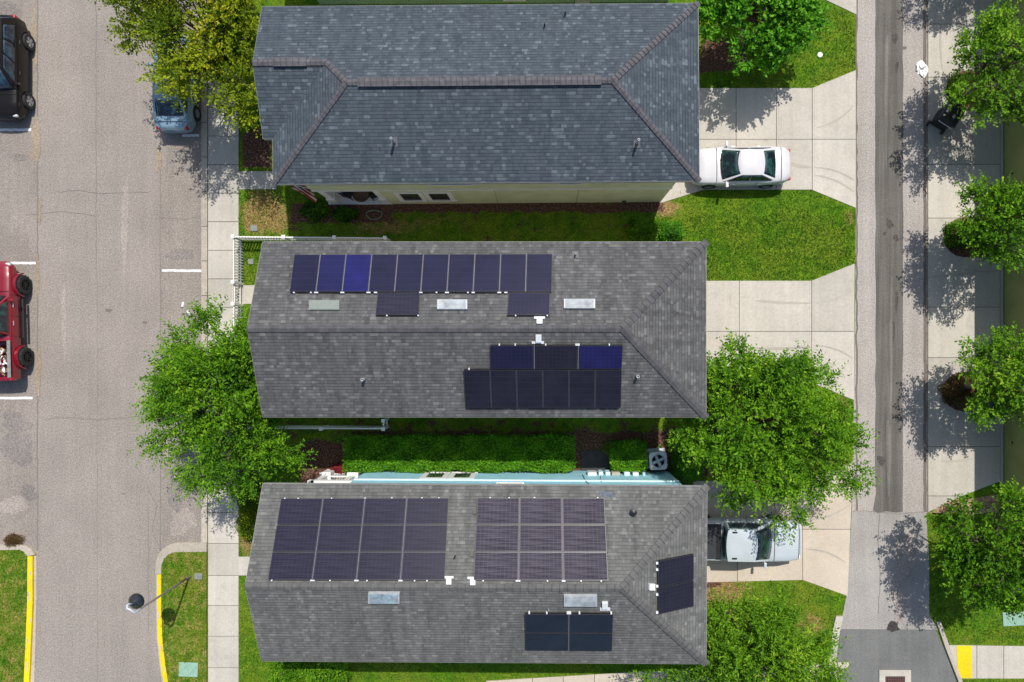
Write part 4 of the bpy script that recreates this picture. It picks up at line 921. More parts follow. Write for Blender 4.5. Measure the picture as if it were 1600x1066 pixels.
# porch furniture of the top house
def chair(x, y, rz, label):
    o = thing('patio_chair', label, 'chair', (x, y, .16), R(rz), 'dark chairs on the porch'); mb = MB(); mb.box((0, 0, .42), (.5, .5, .04)); obj('seat', mb, M['black'], o, local=True, bevel=.01)
    mb = MB()
    for i in range(5): mb.box((-.2+i*.1, .25, .72), (.05, .03, .55))
    mb.box((0, .25, 1.0), (.5, .04, .06)); obj('backrest', mb, M['black'], o, local=True)
    for sx in (-.23, .23):
        for sy in (-.23, .23): mb = MB(); mb.box((sx, sy, .2), (.04, .04, .4)); obj('leg', mb, M['black'], o, local=True)
        mb = MB(); mb.box((sx, 0, .62), (.05, .48, .04)); obj('armrest', mb, M['black'], o, local=True)
chair(-9.35, 7.5, 160, 'dark porch chair nearest the white column and flag'); chair(-8.05, 7.5, 200, 'dark porch chair nearest the green wall')
o = thing('fire_bowl', 'round brown bowl with dark rim between the porch chairs', 'bowl', (-8.72, 7.46, .16)); mb = MB(); mb.lathe([(.1, 0), (.22, .1), (.36, .3), (.40, .42), (.36, .42), (.28, .3), (0, .26)], (0, 0, 0), 20); obj('bowl', mb, M['wood'], o, local=True); mb = MB(); mb.tube([(.41*math.cos(t), .41*math.sin(t), .42) for t in np.linspace(0, 2*math.pi, 25)], .02, 6, False); obj('rim', mb, M['black'], o, local=True)
o = thing('hose', 'pale garden hose loop lying on the shaded ground below the porch', 'hose', P(585, 336)); mb = MB(); mb.tube([(.38*math.cos(t)*(1+.1*math.sin(3*t)), .22*math.sin(t), .03+.02*t/6) for t in np.linspace(.3, 9, 40)], .014, 6); obj('hose_coil', mb, M['green_lid'], o, local=True)

# ------------------------------------------------------------------ vehicles (local +x forward)
def apply_bool(o, cutters):
    for c in cutters:
        m = o.modifiers.new('b', 'BOOLEAN'); m.operation = 'DIFFERENCE'; m.object = c; m.solver = 'EXACT'
    dg = bpy.context.evaluated_depsgraph_get(); dg.update()
    me = bpy.data.meshes.new_from_object(o.evaluated_get(dg)); o.modifiers.clear(); o.data = me
    for c in cutters: bpy.data.objects.remove(c)
    return o
def interp(tab, x):
    for (a, *va), (b, *vb) in zip(tab[:-1], tab[1:]):
        if x <= b: t = (x-a)/(b-a); t = t*t*(3-2*t)*.5+t*.5; return [p+(q-p)*t for p, q in zip(va, vb)]
    return list(tab[-1][1:])
def vehicle(name, label, cat, loc, rz, prof, cab, wheels, paint, glass, wr=.34, ww=.22, rim='rim', bed=None, cover=None, lights=True, offroad=False, rack=False, sunroof=False, group=None):
    """prof: (x, half width, bottom z, top z); cab: dict; wheels: (xr, xf, ytrack)"""
    root = thing(name, label, cat, loc, rz, group); x0, x1 = prof[0][0], prof[-1][0]; N = 40; rings = []
    for i in range(N+1):
        t = i/N; t = .5-.5*math.cos(math.pi*t); x = x0+(x1-x0)*t; wd, b, h = interp(prof, x); zs = b+(h-b)*.55
        half = [(0, b), (wd*.82, b), (wd*.96, b+.10), (wd, zs), (wd*.975, h-.16), (wd*.93, h-.06), (wd*.86, h-.012), (wd*.6, h+.025), (wd*.3, h+.04), (0, h+.045)]
        rings.append([(x, y, z) for y, z in half]+[(x, -y, z) for y, z in half[-2:0:-1]])
    mb = MB(); mb.loft(rings); mb.f = [f[::-1] for f in mb.f]
    me_o = obj('body', mb, paint, root, local=True, smooth=False)
    me_o.parent = None; cut = []
    for wx in wheels[:2]:
        for s in (-1, 1):
            c = MB(); c.lathe([(wr*1.16, -.22), (wr*1.16, .3)] if s > 0 else [(wr*1.16, -.3), (wr*1.16, .22)], (wx, s*wheels[2], wr), 28, 'y'); cut.append(obj('cut', c, paint, local=True))
    if bed and not cover: c = MB(); c.box(((bed[0]+bed[1])/2, 0, bed[2]+1), (bed[1]-bed[0], bed[3]*2, 2)); cut.append(obj('cut', c, paint, local=True))
    apply_bool(me_o, cut); me_o.parent = root
    me_o.data.polygons.foreach_set('use_smooth', [True]*len(me_o.data.polygons))
    me_o.data.set_sharp_from_angle(angle=R(38))
    # cabin shell
    bx0, bx1, rx0, rx1, wb, wt, zb, zt, bow = cab['bx0'], cab['bx1'], cab['rx0'], cab['rx1'], cab['wb'], cab['wt'], cab['zb'], cab['zt'], cab.get('bow', .12)
    def ringp(xa, xb, hw, z, bw, zc=0):
        p = []
        for k in range(7): y = hw*(1-2*k/6); p.append((xb-bw*(y/hw)**2, y, z+zc*(1-(y/hw)**2)))
        for k in range(7): y = -hw*(1-2*k/6); p.append((xa+bw*.7*(y/hw)**2, y, z+zc*(1-(y/hw)**2)))
        return p
    lv = [ringp(bx0, bx1, wb, zb-.12, bow), ringp(bx0, bx1, wb, zb, bow)]
    top = ringp(rx0, rx1, wt, zt, bow*.8); roofin = ringp(rx0+.12, rx1-.12, wt-.09, zt+.025, bow*.7, .03); core = ringp(rx0+.5, rx1-.5, wt*.5, zt+.055, 0, .01)
    mb = MB(); mb.loft(lv+[top, roofin, core]); mb.f = [f[::-1] for f in mb.f]
    sh = obj('cabin', mb, paint, root, local=True, smooth=True, bevel=0); sh.data.set_sharp_from_angle(angle=R(42))
    def pane(nm, g, mat, par=sh):          # g: function (s, t) -> point, outward offset handled by normal
        mb = MB(); n1, n2 = 8, 4
        for i in range(n1+1):
            for j in range(n2+1): mb.v.append(g(i/n1, j/n2))
        for i in range(n1):
            for j in range(n2): k = i*(n2+1)+j; mb.face((k, k+n2+1, k+n2+2, k+1))
        o = obj(nm, mb, mat, root, local=True, smooth=True); sd = o.modifiers.new('t', 'SOLIDIFY'); sd.thickness = .02; sd.offset = 0
        return o
    def lerp(a, b, t): return tuple(a[i]+(b[i]-a[i])*t for i in range(3))
    def curve(R_, s): x = s*(len(R_)-1); i = min(int(x), len(R_)-2); return lerp(R_[i], R_[i+1], x-i)
    F0, F1, B0, B1 = lv[1][:7], top[:7], lv[1][7:], top[7:]
    pane('windshield', lambda s, t: (lambda p: (p[0]+.012, p[1], p[2]+.012))(lerp(curve(F0, .06+.88*s), curve(F1, .06+.88*s), .03+.93*t)), glass)
    pane('rear_window', lambda s, t: (lambda p: (p[0]-.012, p[1], p[2]+.012))(lerp(curve(B0, .07+.86*s), curve(B1, .07+.86*s), .08+.85*t)), glass)
    for sg in (-1, 1):
        f0, f1 = (F0[-1], F1[-1]) if sg < 0 else (F0[0], F1[0]); b0, b1 = (B0[0], B1[0]) if sg < 0 else (B0[-1], B1[-1])
        ns = cab.get('ns', 2); a0, a1 = cab.get('sa', (.06, .95))
        for k in range(ns):
            sA, sB = a0+(a1-a0)*k/ns+(.012 if k else 0), a0+(a1-a0)*(k+1)/ns-(.012 if k < ns-1 else 0)
            pane('side_window', lambda s, t: (lambda p: (p[0], p[1]+sg*.012, p[2]))(lerp(lerp(b0, f0, sA+(sB-sA)*s), lerp(b1, f1, sA+(sB-sA)*s), .10+.78*t)), glass)
        mb = MB(); mx = bx1-bow-cab.get('mx', .18); mb.box((mx, sg*(wb+.17), zb+.07), (.13, .24, .15)); mb.box((mx, sg*(wb+.04), zb+.0), (.07, .12, .05)); obj('mirror', mb, paint, root, local=True, bevel=.04)
        for k in range(ns):
            mb = MB(); hx = bx0+(bx1-bx0)*(.32+.42*k); hw = interp(prof, hx)[0]; mb.box((hx, sg*(hw*.99), zb-.16), (.2, .04, .035)); obj('door_handle', mb, M['rim'] if paint != M['car_black'] else paint, root, local=True, bevel=.01)
        for wx in wheels[:2]:
            yo = sg*wheels[2]; mb = MB(); T = ww/2
            mb.lathe([(wr*.62, -T), (wr*.93, -T), (wr, -T+.04), (wr, T-.04), (wr*.93, T), (wr*.62, T)], (0, 0, 0), 30, 'y', False); wo = thing_part('wheel', root, (wx, yo, wr))
            if offroad:
                for k in range(26):
                    a = 2*math.pi*k/26
                    for yy in (-.09, .0, .09): mb.box((wr+.008, yy+(.02 if k % 2 else -.02), 0), (.03, .07, .06), Matrix.Rotation(a, 4, 'Y'))
            obj('tyre', mb, M['tyre'], wo, local=True, smooth=False)
            mb = MB(); Tr = T*.8*sg
            mb.lathe([(wr*.63, Tr*.2), (wr*.65, Tr*1.1), (wr*.58, Tr*1.1), (wr*.55, Tr*.6), (0, Tr*.55)], (0, 0, 0), 28, 'y', False)
            for k in range(5 if not offroad else 8):
                a = 2*math.pi*k/(5 if not offroad else 8)
                for da in ((-.17, .17) if not offroad else (0,)): mb.box((wr*.34, 0, 0), (wr*.56, .03, .045), Matrix.Translation((0, Tr*1.0, 0)) @ Matrix.Rotation(a+da, 4, 'Y'))
            mb.lathe([(wr*.13, Tr*1.2), (0, Tr*1.25)], (0, 0, 0), 12, 'y'); obj('rim', mb, M[rim], wo, local=True)
    for sx in cab.get('seams', ()):
        hw, b, h = interp(prof, sx); yy = np.linspace(-.90, .90, 13)
        sm = MB(); sm.tube([(sx, hw*y, h+.048-.06*abs(y)**3+(.02 if abs(y) < .7 else 0)) for y in yy], .011, 5); obj('panel_seam', sm, M['black'], root, local=True)
    for sg in (-1, 1):
        for sx in cab.get('doors', ()):
            hw, b, h = interp(prof, sx); zs = b+(h-b)*.55; sm = MB(); sm.tube([(sx, sg*(hw*.965), b+.12), (sx, sg*(hw+.001), zs), (sx, sg*(hw*.978), h-.16), (sx, sg*(hw*.935), h-.05)], .009, 5); obj('panel_seam', sm, M['black'], root, local=True)
        sm = MB(); sm.tube([(bx1-.02, sg*.1-.25, zb+.03), (bx1-.10, sg*.1+.22, zb+.07)], .012, 5); obj('wiper', sm, M['black'], root, local=True)
    if lights:
        for sg in (-1, 1):
            hw, b, h = interp(prof, x1-.22); mb = MB(); mb.box((x1-.22, sg*hw*.80, h-.13), (.30, hw*.26, .17), Matrix.Identity(4)); obj('headlight', mb, M['lamp'], root, local=True, bevel=.05)
            hw, b, h = interp(prof, x0+.10); mb = MB(); mb.box((x0+.10, sg*hw*.88, h-.14), (.16, hw*.20, .22)); obj('taillight', mb, M['redlamp'], root, local=True, bevel=.03)
        hw, b, h = interp(prof, x1); mb = MB(); mb.box((x1-.02, 0, b+(h-b)*.5), (.06, hw*1.2, (h-b)*.4)); obj('grille', mb, M['black'], root, local=True, bevel=.02)
    return root
def thing_part(nm, root, loc):
    o = bpy.data.objects.new(nm, None); COL.objects.link(o); o.parent = root; o.location = loc; o.empty_display_size = .1; return o

# white sedan, nose to the west under the eave
sedan_prof = [(-2.38, .55, .36, .80), (-2.30, .74, .28, .95), (-2.0, .86, .22, 1.06), (-1.3, .915, .20, 1.03), (0, .92, .2, .97), (1.0, .92, .2, .97), (1.7, .89, .2, .88), (2.15, .80, .22, .76), (2.36, .55, .3, .62)]
def sedan_cab(): return dict(bx0=-1.78, bx1=1.05, rx0=-.95, rx1=.22, wb=.80, wt=.60, zb=.96, zt=1.40, bow=.17, seams=(-1.86, 1.16, 2.18), doors=(-.75, .25, 1.2))
c = P(1166, 264, .7)
vehicle('parked_car', 'white sedan parked on the top driveway with its nose under the roof edge', 'car', (9.40, 8.72, .03), R(180.5), sedan_prof, sedan_cab(), (-1.36, 1.39, .81), M['car_white'], M['carglass'])
# silver blue sedan under the top-left tree, tail to the south
blue_prof = [(-2.32, .55, .36, .86), (-2.22, .76, .28, 1.0), (-1.9, .88, .22, 1.08), (-1.2, .92, .20, 1.04), (0, .925, .2, .98), (1.0, .925, .2, .98), (1.7, .90, .2, .9), (2.15, .80, .22, .78), (2.34, .55, .3, .64)]
cb = dict(bx0=-1.95, bx1=1.05, rx0=-1.05, rx1=.25, wb=.80, wt=.60, zb=.98, zt=1.46, bow=.16, seams=(-2.0, 1.2), doors=(-.75, .25, 1.2))
vehicle('parked_car', 'silver-blue sedan parked at the kerb half hidden under the yellow-green tree', 'car', (-17.60, 12.72, .01), R(90), blue_prof, cb, (-1.36, 1.36, .82), M['car_blue'], M['carglassblue'])
# black SUV at the left edge, nose to the south
suv_prof = [(-2.42, .70, .42, 1.0), (-2.34, .86, .32, 1.15), (-2.0, .94, .28, 1.20), (-1.0, .965, .26, 1.16), (0, .965, .26, 1.10), (1.0, .965, .26, 1.08), (1.8, .94, .28, 1.04), (2.25, .84, .3, .95), (2.42, .62, .4, .80)]
cb = dict(bx0=-2.30, bx1=1.22, rx0=-1.95, rx1=.45, wb=.88, wt=.68, zb=1.10, zt=1.70, bow=.12, ns=3, sa=(.10, .95), seams=(1.34,), doors=(-1.0, .1, 1.2))
vehicle('parked_suv', 'black sport utility vehicle with silver wheels parked at the top left edge', 'car', (-25.76, 13.37, .01), R(-90), suv_prof, cb, (-1.42, 1.42, .90), M['car_black'], M['carglassblue'], wr=.38, ww=.26)
# silver pickup on the bottom driveway, nose to the east
pu_prof = [(-2.95, .86, .5, 1.18), (-2.85, .95, .42, 1.22), (-1.0, 1.0, .38, 1.20), (.5, 1.0, .36, 1.17), (1.4, 1.0, .36, 1.18), (2.2, .98, .38, 1.14), (2.7, .92, .4, 1.05), (2.9, .72, .5, .9)]
cb = dict(bx0=-.98, bx1=1.42, rx0=-.92, rx1=.50, wb=.90, wt=.74, zb=1.17, zt=1.86, bow=.16, ns=2, sa=(.07, .93), seams=(1.52, 2.72), doors=(-.85, .25, 1.3))
pk = vehicle('pickup_truck', 'pale silver pickup with charcoal bed cover parked on the bottom driveway under the tree', 'pickup truck', (9.38, -9.08, .03), R(-1.0), pu_prof, cb, (-1.75, 1.75, .90), M['car_silver'], M['carglass'], wr=.40, ww=.27, bed=(-2.8, -1.15, .8, .8), cover=True)
mb = MB(); mb.box((-2.03, 0, 1.235), (1.62, 1.64, .05)); obj('bed_cover', mb, M['tonneau'], pk, local=True, bevel=.02)
mb = MB(); mb.box((-1.12, 0, 1.24), (.24, 1.66, .05)); obj('bed_gap', mb, M['black'], pk, local=True)
mb = MB()
for y in (-.58, .62): mb.box((-.55, y, 1.915), (.22, .07, .03))
obj('roof_mount', mb, M['black'], pk, local=True)
mb = MB()
for y in (-.35, .35): mb.box((2.05, y*.9, 1.185), (1.1, .04, .035), Matrix.Rotation(R(1.4), 4, 'Y'))
obj('hood_crease', mb, M['car_silver'], pk, local=True, bevel=.012)
# red pickup, left edge, nose to the north, junk in the open bed
cb = dict(bx0=-.80, bx1=1.25, rx0=-.62, rx1=.62, wb=.86, wt=.68, zb=1.18, zt=1.80, bow=.14, ns=2, sa=(.06, .93), seams=(1.36,), doors=(-.75, .2, 1.2))
rp_prof = [(-2.85, .86, .55, 1.18), (-2.78, .93, .5, 1.22), (-1.0, .95, .46, 1.20), (.5, .95, .46, 1.18), (1.3, .95, .46, 1.17), (2.1, .93, .5, 1.12), (2.6, .84, .52, 1.02), (2.82, .62, .6, .88)]
rp = vehicle('pickup_truck', 'deep red pickup with big off-road tyres and junk in its open bed', 'pickup truck', (-25.98, 1.32, .01), R(91.5), rp_prof, cb, (-1.75, 1.72, .98), M['car_red'], M['carglass'], wr=.45, ww=.32, rim='rimblack', bed=(-2.68, -.98, .72, .74), offroad=True)
for sg in (-1, 1): mb = MB(); mb.box((.1, sg*.98, .50), (1.9, .12, .06)); obj('side_step', mb, M['black'], rp, local=True, bevel=.02)
for sg in (-1, 1): mb = MB(); mb.box((-1.83, sg*.84, 1.235), (1.75, .16, .03)); obj('bed_rail', mb, M['grey_lid'], rp, local=True, bevel=.01)
for wx in (-1.75, 1.72):
    for sg in (-1, 1):
        mb = MB(); n = 12; k0 = len(mb.v)
        for i in range(n+1):
            t = math.pi*i/n
            for rr, yy in ((.52, .93), (.585, .93), (.58, 1.06), (.52, 1.06)): mb.v.append((wx+rr*math.cos(t), sg*yy, .45+rr*math.sin(t)))
        for i in range(n):
            for j in range(4): mb.face((i*4+j, i*4+(j+1) % 4, i*4+4+(j+1) % 4, i*4+4+j))
        obj('fender_flare', mb, M['car_red'], rp, local=True)
rr = random.Random(5)
jm = MB(); tp = []
for i in range(70):
    x = rr.uniform(-2.5, -1.15); y = rr.uniform(-.6, .6); z = rr.uniform(.85, 1.12)
    jm.mi = rr.choice([0, 0, 1, 2]); jm.box((0, 0, 0), (rr.uniform(.08, .35), rr.uniform(.04, .16), rr.uniform(.03, .1)), Matrix.Translation((x, y, z)) @ Matrix.Rotation(rr.uniform(0, 6), 4, 'Z') @ Matrix.Rotation(rr.uniform(-.6, .6), 4, 'X'))
jo = obj('debris_pile', jm, [M['bag'], M['drysoil'], M['wood']], local=True); jo.location = (-25.98, 1.32, .01); jo.rotation_euler = (0, 0, R(91.5))
tag(jo, 'heap of pale scraps and offcuts lying in the open bed of the red pickup', 'debris')

# ------------------------------------------------------------------ vegetation
def leaf_mesh(name, C, Ax, Nn, L, W, var, mat, parent, origin):
    """kite shaped folded leaves. C base (n,3), Ax direction, Nn normal"""
    B_ = np.cross(Ax, Nn); B_ /= np.linalg.norm(B_, axis=1)[:, None]+1e-9; n = len(C); L = L[:, None]; W = W[:, None]
    v = np.stack([C, C+Ax*L*.45+B_*W*.5+Nn*W*.12, C+Ax*L, C+Ax*L*.45-B_*W*.5+Nn*W*.12], 1).reshape(-1, 3)
    f = np.arange(4*n).reshape(n, 4)
    return np_mesh(name, v, f, mat, parent, {'var': ('FACE', var)}, origin)
def unit(a): return a/(np.linalg.norm(a, axis=1)[:, None]+1e-9)
def keep_clear(pts, m=.12):
    k = np.ones(len(pts), bool)
    for x0, x1, y0, y1 in HOUSES: k &= ~((pts[:, 0] > x0-m) & (pts[:, 0] < x1+m) & (pts[:, 1] > y0-m) & (pts[:, 1] < y1+m))
    return k & (pts[:, 0] < 22.45)
def tree(name, label, trunk_px, center, zc, radii, mat, seed, nlobe=42, lobe_r=.85, twigs=2600, per=11, L=.15, W=.075, droop=0, spread=.55, spray=.75, hue=.0, core=None, extra=(), group=None, rough=.16, varw=.35):
    rng = np.random.default_rng(seed); tb = P(*trunk_px); c = np.array([*P(center[0], center[1], zc)])
    root = thing(name, label, 'tree', tb, 0, group); Rr = np.array(radii)
    # lobes: branch ends scattered through the crown with an uneven outline
    d = unit(rng.normal(size=(nlobe, 3))*np.array([1, 1, .75])); d[:, 2] = np.abs(d[:, 2])*1.15-.35; d = unit(d)
    rad = rng.uniform(.45, .92, nlobe)*(1+rough*rng.normal(size=nlobe)); rad = np.minimum(rad, .93); rad[: nlobe//5] *= .5
    LC = c+d*rad[:, None]*Rr; LR = lobe_r*rng.uniform(.65, 1.25, nlobe); LV = rng.uniform(-.5, .5, nlobe)*varw+hue
    for ex in extra:                                    # extra branch ends at picture points (px, py, z, r)
        LC = np.vstack([LC, np.array([*P(ex[0], ex[1], ex[2])])]); LR = np.append(LR, ex[3]); LV = np.append(LV, hue)
    keep = keep_clear(LC, .1) if True else None; LC, LR, LV = LC[keep], LR[keep], LV[keep]; nlobe = len(LC)
    wts = LR**2; li = rng.choice(nlobe, twigs, p=wts/wts.sum())
    dd = unit(rng.normal(size=(twigs, 3))); dd[:, 2] = dd[:, 2]*.75+.18
    rr_ = rng.uniform(.25, 1., twigs)**.6
    T0 = LC[li]+dd*(rr_*LR[li]*.75)[:, None]
    out = unit((T0-c)/Rr); td = unit(out*.8+dd*spread+rng.normal(size=(twigs, 3))*.3+np.array([0, 0, .15-droop])); TL = spray*rng.uniform(.35, 1.35, twigs)
    # leaves along each twig
    s = (np.arange(per)+.5)/per; tt = np.repeat(np.arange(twigs), per); ss = np.tile(s, twigs)+rng.uniform(-.04, .04, twigs*per)
    base = T0[tt]+td[tt]*(ss*TL[tt])[:, None]; base[:, 2] -= droop*.5*(ss*TL[tt])**2
    sidev = unit(np.cross(td, np.array([0, 0, 1.])+rng.normal(size=(twigs, 3))*.35)); sg = np.where(np.tile(np.arange(per), twigs) % 2, 1., -1.)
    ax = unit(td[tt]*.65+sidev[tt]*sg[:, None]*.8+rng.normal(size=(twigs*per, 3))*.35)
    nn = unit(np.array([0, 0, 1.])+SUN_N*.3+rng.normal(size=(twigs*per, 3))*.75); nn = unit(nn-ax*(nn*ax).sum(1)[:, None])
    sz = rng.uniform(.5, 1.3, twigs*per); var = np.clip(.38+LV[li][tt]+rng.normal(size=twigs)[tt]*.13+rng.normal(size=twigs*per)*.10+.10*ss, 0, 1)
    k = keep_clear(base+ax*L) & (base[:, 2] > .25)
    leaf_mesh('crown', base[k], ax[k], nn[k], (L*sz)[k], (W*sz)[k], var[k], M[mat], root, tb)
    # trunk and limbs
    mb = MB(); f = Vector((tb.x, tb.y, 0)); fork = Vector((tb.x*.8+c[0]*.2, tb.y*.8+c[1]*.2, zc*.42))
    mb.tube([f, f.lerp(fork, .1), f.lerp(fork, .6)+Vector((.05, 0, 0)), fork], [.24, .16, .13, .12], 10); obj('trunk', mb, M['bark'], root, smooth=True)
    mb = MB(); ctr = Vector(c)
    for i in range(nlobe):
        e = Vector(LC[i]); m1 = fork.lerp(e, .4)+Vector((rng.uniform(-.2, .2), rng.uniform(-.2, .2), .35)); m2 = fork.lerp(e, .75)+Vector((rng.uniform(-.15, .15), rng.uniform(-.15, .15), .15))
        mb.tube([fork, m1, m2, e], [.06, .04, .022, .009], 5)
        for q in range(7):
            a = m2.lerp(e, rng.uniform(0, 1)); v_ = Vector(unit(rng.normal(size=(1, 3)))[0])*LR[i]*.8; v_.z = abs(v_.z)*.5; mb.tube([a, a+v_*.5+Vector((0, 0, .05)), a+v_], [.011, .008, .004], 4, False)
    mb_v = np.array(mb.v); obj('branches', mb, M['bark'], root)
    return root
SUN_N = np.array([SUND.x, SUND.y, SUND.z])
tree('oak_tree', 'large yellow-green tree over the silver-blue car and pavement, top left', (385, 105), (306, 24), 4.4, (2.95, 3.4, 2.0), 'leaf_yellow', 11, 60, .72, 3300, 12, .14, .075, hue=.04, varw=.5, spread=.9,
     extra=((205, 62, 4.2, .5), (195, 40, 4.1, .35), (278, 120, 4.3, .7), (245, 105, 4.1, .5), (340, 135, 4.3, .7), (362, 160, 4.2, .6), (388, 178, 4.3, .6), (380, 130, 4.8, .9), (395, 60, 4.8, .9), (250, 20, 4.3, .9), (370, 20, 4.8, .9)))
tree('street_tree', 'big green tree overhanging the road and pavement at the left of the middle house', (394, 612), (350, 628), 4.3, (2.75, 3.6, 2.0), 'leaf_green', 12, 88, .62, 4000, 13, .155, .064, hue=.03, spread=.5, spray=.85,
     extra=((280, 560, 4., .7), (295, 535, 4., .6), (285, 610, 4., .8), (300, 600, 4.2, .9), (262, 590, 4., .5), (258, 640, 4., .5), (330, 505, 4.2, .6), (385, 520, 4.3, .6), (420, 700, 4., .7), (455, 712, 3.8, .45), (330, 745, 4, .7), (370, 755, 3.8, .6), (250, 690, 4, .5), (395, 640, 4.4, .9), (385, 590, 4.4, .9)))
tree('driveway_tree', 'big green tree between the middle and bottom driveways above the silver pickup', (1150, 662), (1192, 662), 4.2, (3.6, 3.15, 2.0), 'leaf_green', 13, 78, .68, 4600, 13, .15, .07, hue=.05, spread=.6, spray=.75,
     extra=((1150, 552, 4.2, .5), (1160, 570, 4.2, .6), (1120, 590, 4.2, .6), (1250, 572, 4, .5), (1285, 590, 4, .4), (1335, 742, 3.9, .5), (1310, 745, 3.9, .55), (1270, 760, 3.9, .55), (1250, 800, 3.8, .45), (1215, 812, 3.6, .4), (1140, 770, 3.6, .5), (1065, 690, 3, .4), (1090, 720, 3, .4), (1125, 640, 4.4, .9), (1120, 700, 4.2, .8), (1325, 680, 4, .5), (1180, 740, 4, .8)))
tree('corner_tree', 'green feathery tree on the corner lawn at the bottom by the side street', (1150, 975), (1186, 1054), 4.0, (2.95, 2.65, 1.7), 'leaf_olive', 14, 56, .66, 3500, 14, .17, .058, hue=.08, spread=.4, spray=1.0,
     extra=((1130, 968, 3.9, .5), (1225, 972, 3.9, .5), (1180, 980, 3.9, .4), (1275, 1015, 3.8, .6), (1060, 1056, 3.2, .5), (1020, 1062, 2.8, .5), (1095, 1052, 3.4, .6), (1122, 990, 3.9, .5), (1122, 1030, 4, .7), (1280, 1050, 3.8, .6), (1130, 1010, 4, .8)))
tree('bright_tree', 'bright broad-leaved tree against the east end of the blue-grey roof, top', (1150, 35), (1180, 12), 3.0, (2.8, 2.5, 1.4), 'leaf_bright', 15, 40, .65, 1900, 10, .18, .11, hue=.10, spread=.9, spray=.5,
     extra=((1160, 95, 2.8, .5), (1205, 90, 2.8, .5), (1110, 40, 3, .7), (1120, 10, 3, .7), (1240, 60, 2.6, .6), (1265, 30, 2.5, .6)))
G = 'trees along the right-hand driveway'
RT = ((1501, 150, 1572, 98, (2.15, 2.5), 21, 'top right tree on the driveway above the black wheeled bin', .05), (1503, 372, 1574, 340, (1.9, 2.15), 22, 'small green tree with bare twigs, second from the top on the right', -.02),
      (1501, 604, 1572, 582, (2.0, 2.3), 23, 'green tree above the blue bin, third from the top on the right', .03), (1500, 835, 1562, 858, (2.7, 2.85), 24, 'largest dark green right-hand tree shading the lawn beside the alley', -.05), (1503, -70, 1590, -145, (2.3, 2.4), 25, 'tree beyond the top edge shading the top right driveway', .0))
for tx, ty, cx, cy, (ra, rb), sd_, lb, hu in RT:
    tree('street_tree', lb, (tx, ty), (cx, cy), 3.5, (ra, rb, 1.5), 'leaf_olive' if sd_ in (21, 23) else 'leaf_green', sd_, 34 if sd_ != 24 else 44, .62, 1250 if sd_ != 24 else 2300, 9, .14, .08, hue=hu+.05, spread=.9, spray=.5, group=G,
         extra=((1520, 80, 3.8, .4), (1505, 150, 3.4, .6), (1545, 40, 3.8, .4), (1530, 180, 3.6, .5)) if sd_ == 21 else ((1490, 870, 3.4, .7), (1500, 820, 3.6, .7), (1575, 925, 3.4, .9), (1530, 925, 3.3, .8), (1500, 905, 3.2, .6), (1555, 870, 4, 1)) if sd_ == 24 else ())

def bush(name, label, px, z0, dims, mat, seed, n, L=.09, W=.05, cat='bush', boxy=False, hue=0., group=None, at=None, varw=.2, px_box=None):
    """dims half sizes (x, y, height)"""
    rng = np.random.default_rng(seed); b = P(*px) if at is None else Vector(at); root = thing(name, label, cat, b, 0, group); dx, dy, h = dims
    d = rng.normal(size=(n, 3)); d = unit(d); d[:, 2] = np.abs(d[:, 2])
    if boxy: p = d/np.max(np.abs(d), axis=1)[:, None]; face = rng.uniform(-1, 1, (n, 3)); ax_ = rng.choice(3, n, p=[.06, .16, .78]); q = face; q[:, 2] = np.abs(q[:, 2]); q[np.arange(n), ax_] = np.where(ax_ == 2, 1, np.sign(rng.uniform(-1, 1, n))); p = q
    else: p = d*(1+.14*np.sin(d[:, :1]*5+seed)+.12*np.sin(d[:, 1:2]*7+2*seed))
    wob = 1+.05*np.sin(p[:, 0]*dx*2.1+seed)[:, None]+.03*np.sin(p[:, 0]*dx*5.3)[:, None]*np.array([0, 1, 1]) if boxy else 1
    pos = p*wob*rng.uniform(.72, 1.03, n)[:, None]**np.array([.4, .4, 1] if boxy else 1)*np.array([dx, dy, h])+np.array([b.x, b.y, z0+.03])
    pos += rng.normal(size=(n, 3))*.03
    nrm = unit(d*np.array([1, 1, 1.])*.5+np.array([0, 0, .8])+rng.normal(size=(n, 3))*.5); ax = unit(np.cross(nrm, rng.normal(size=(n, 3)))+d*.35+np.array([0, 0, .2]))
    nrm = unit(nrm-ax*(nrm*ax).sum(1)[:, None]); cl = np.sin(pos[:, 0]*4.1+seed)*np.sin(pos[:, 1]*4.7+1)*varw
    var = np.clip(.4+hue+cl+rng.normal(size=n)*.15, 0, 1); sz = rng.uniform(.7, 1.25, n); k = (pos[:, 2] > .02) & ((pos[:, 2] < 0.01+z0+h*1.2))
    if at is None and name not in ('hedge',): k &= keep_clear(pos, .0) | (pos[:, 2] < 2.0)
    leaf_mesh('foliage', pos[k], ax[k], nrm[k], (L*sz)[k], (W*sz)[k], var[k], M[mat], root, b)
    mb = MB(); rs = random.Random(seed)
    for i in range(10 if not boxy else int(dx*5)):
        x = rs.uniform(-.85, .85)*dx if boxy else rs.uniform(-.1, .1); y = rs.uniform(-.1, .1); ex = Vector((b.x+(x+rs.uniform(-.2, .2) if boxy else rs.uniform(-.7, .7)*dx), b.y+rs.uniform(-.7, .7)*dy, z0+h*rs.uniform(.5, .85)))
        mb.tube([(b.x+x, b.y+y, 0), ((b.x+x+ex.x)/2, (b.y+y+ex.y)/2, h*.5), ex], [.025, .015, .006], 5)
    obj('stems', mb, M['bark'], root)
    return root
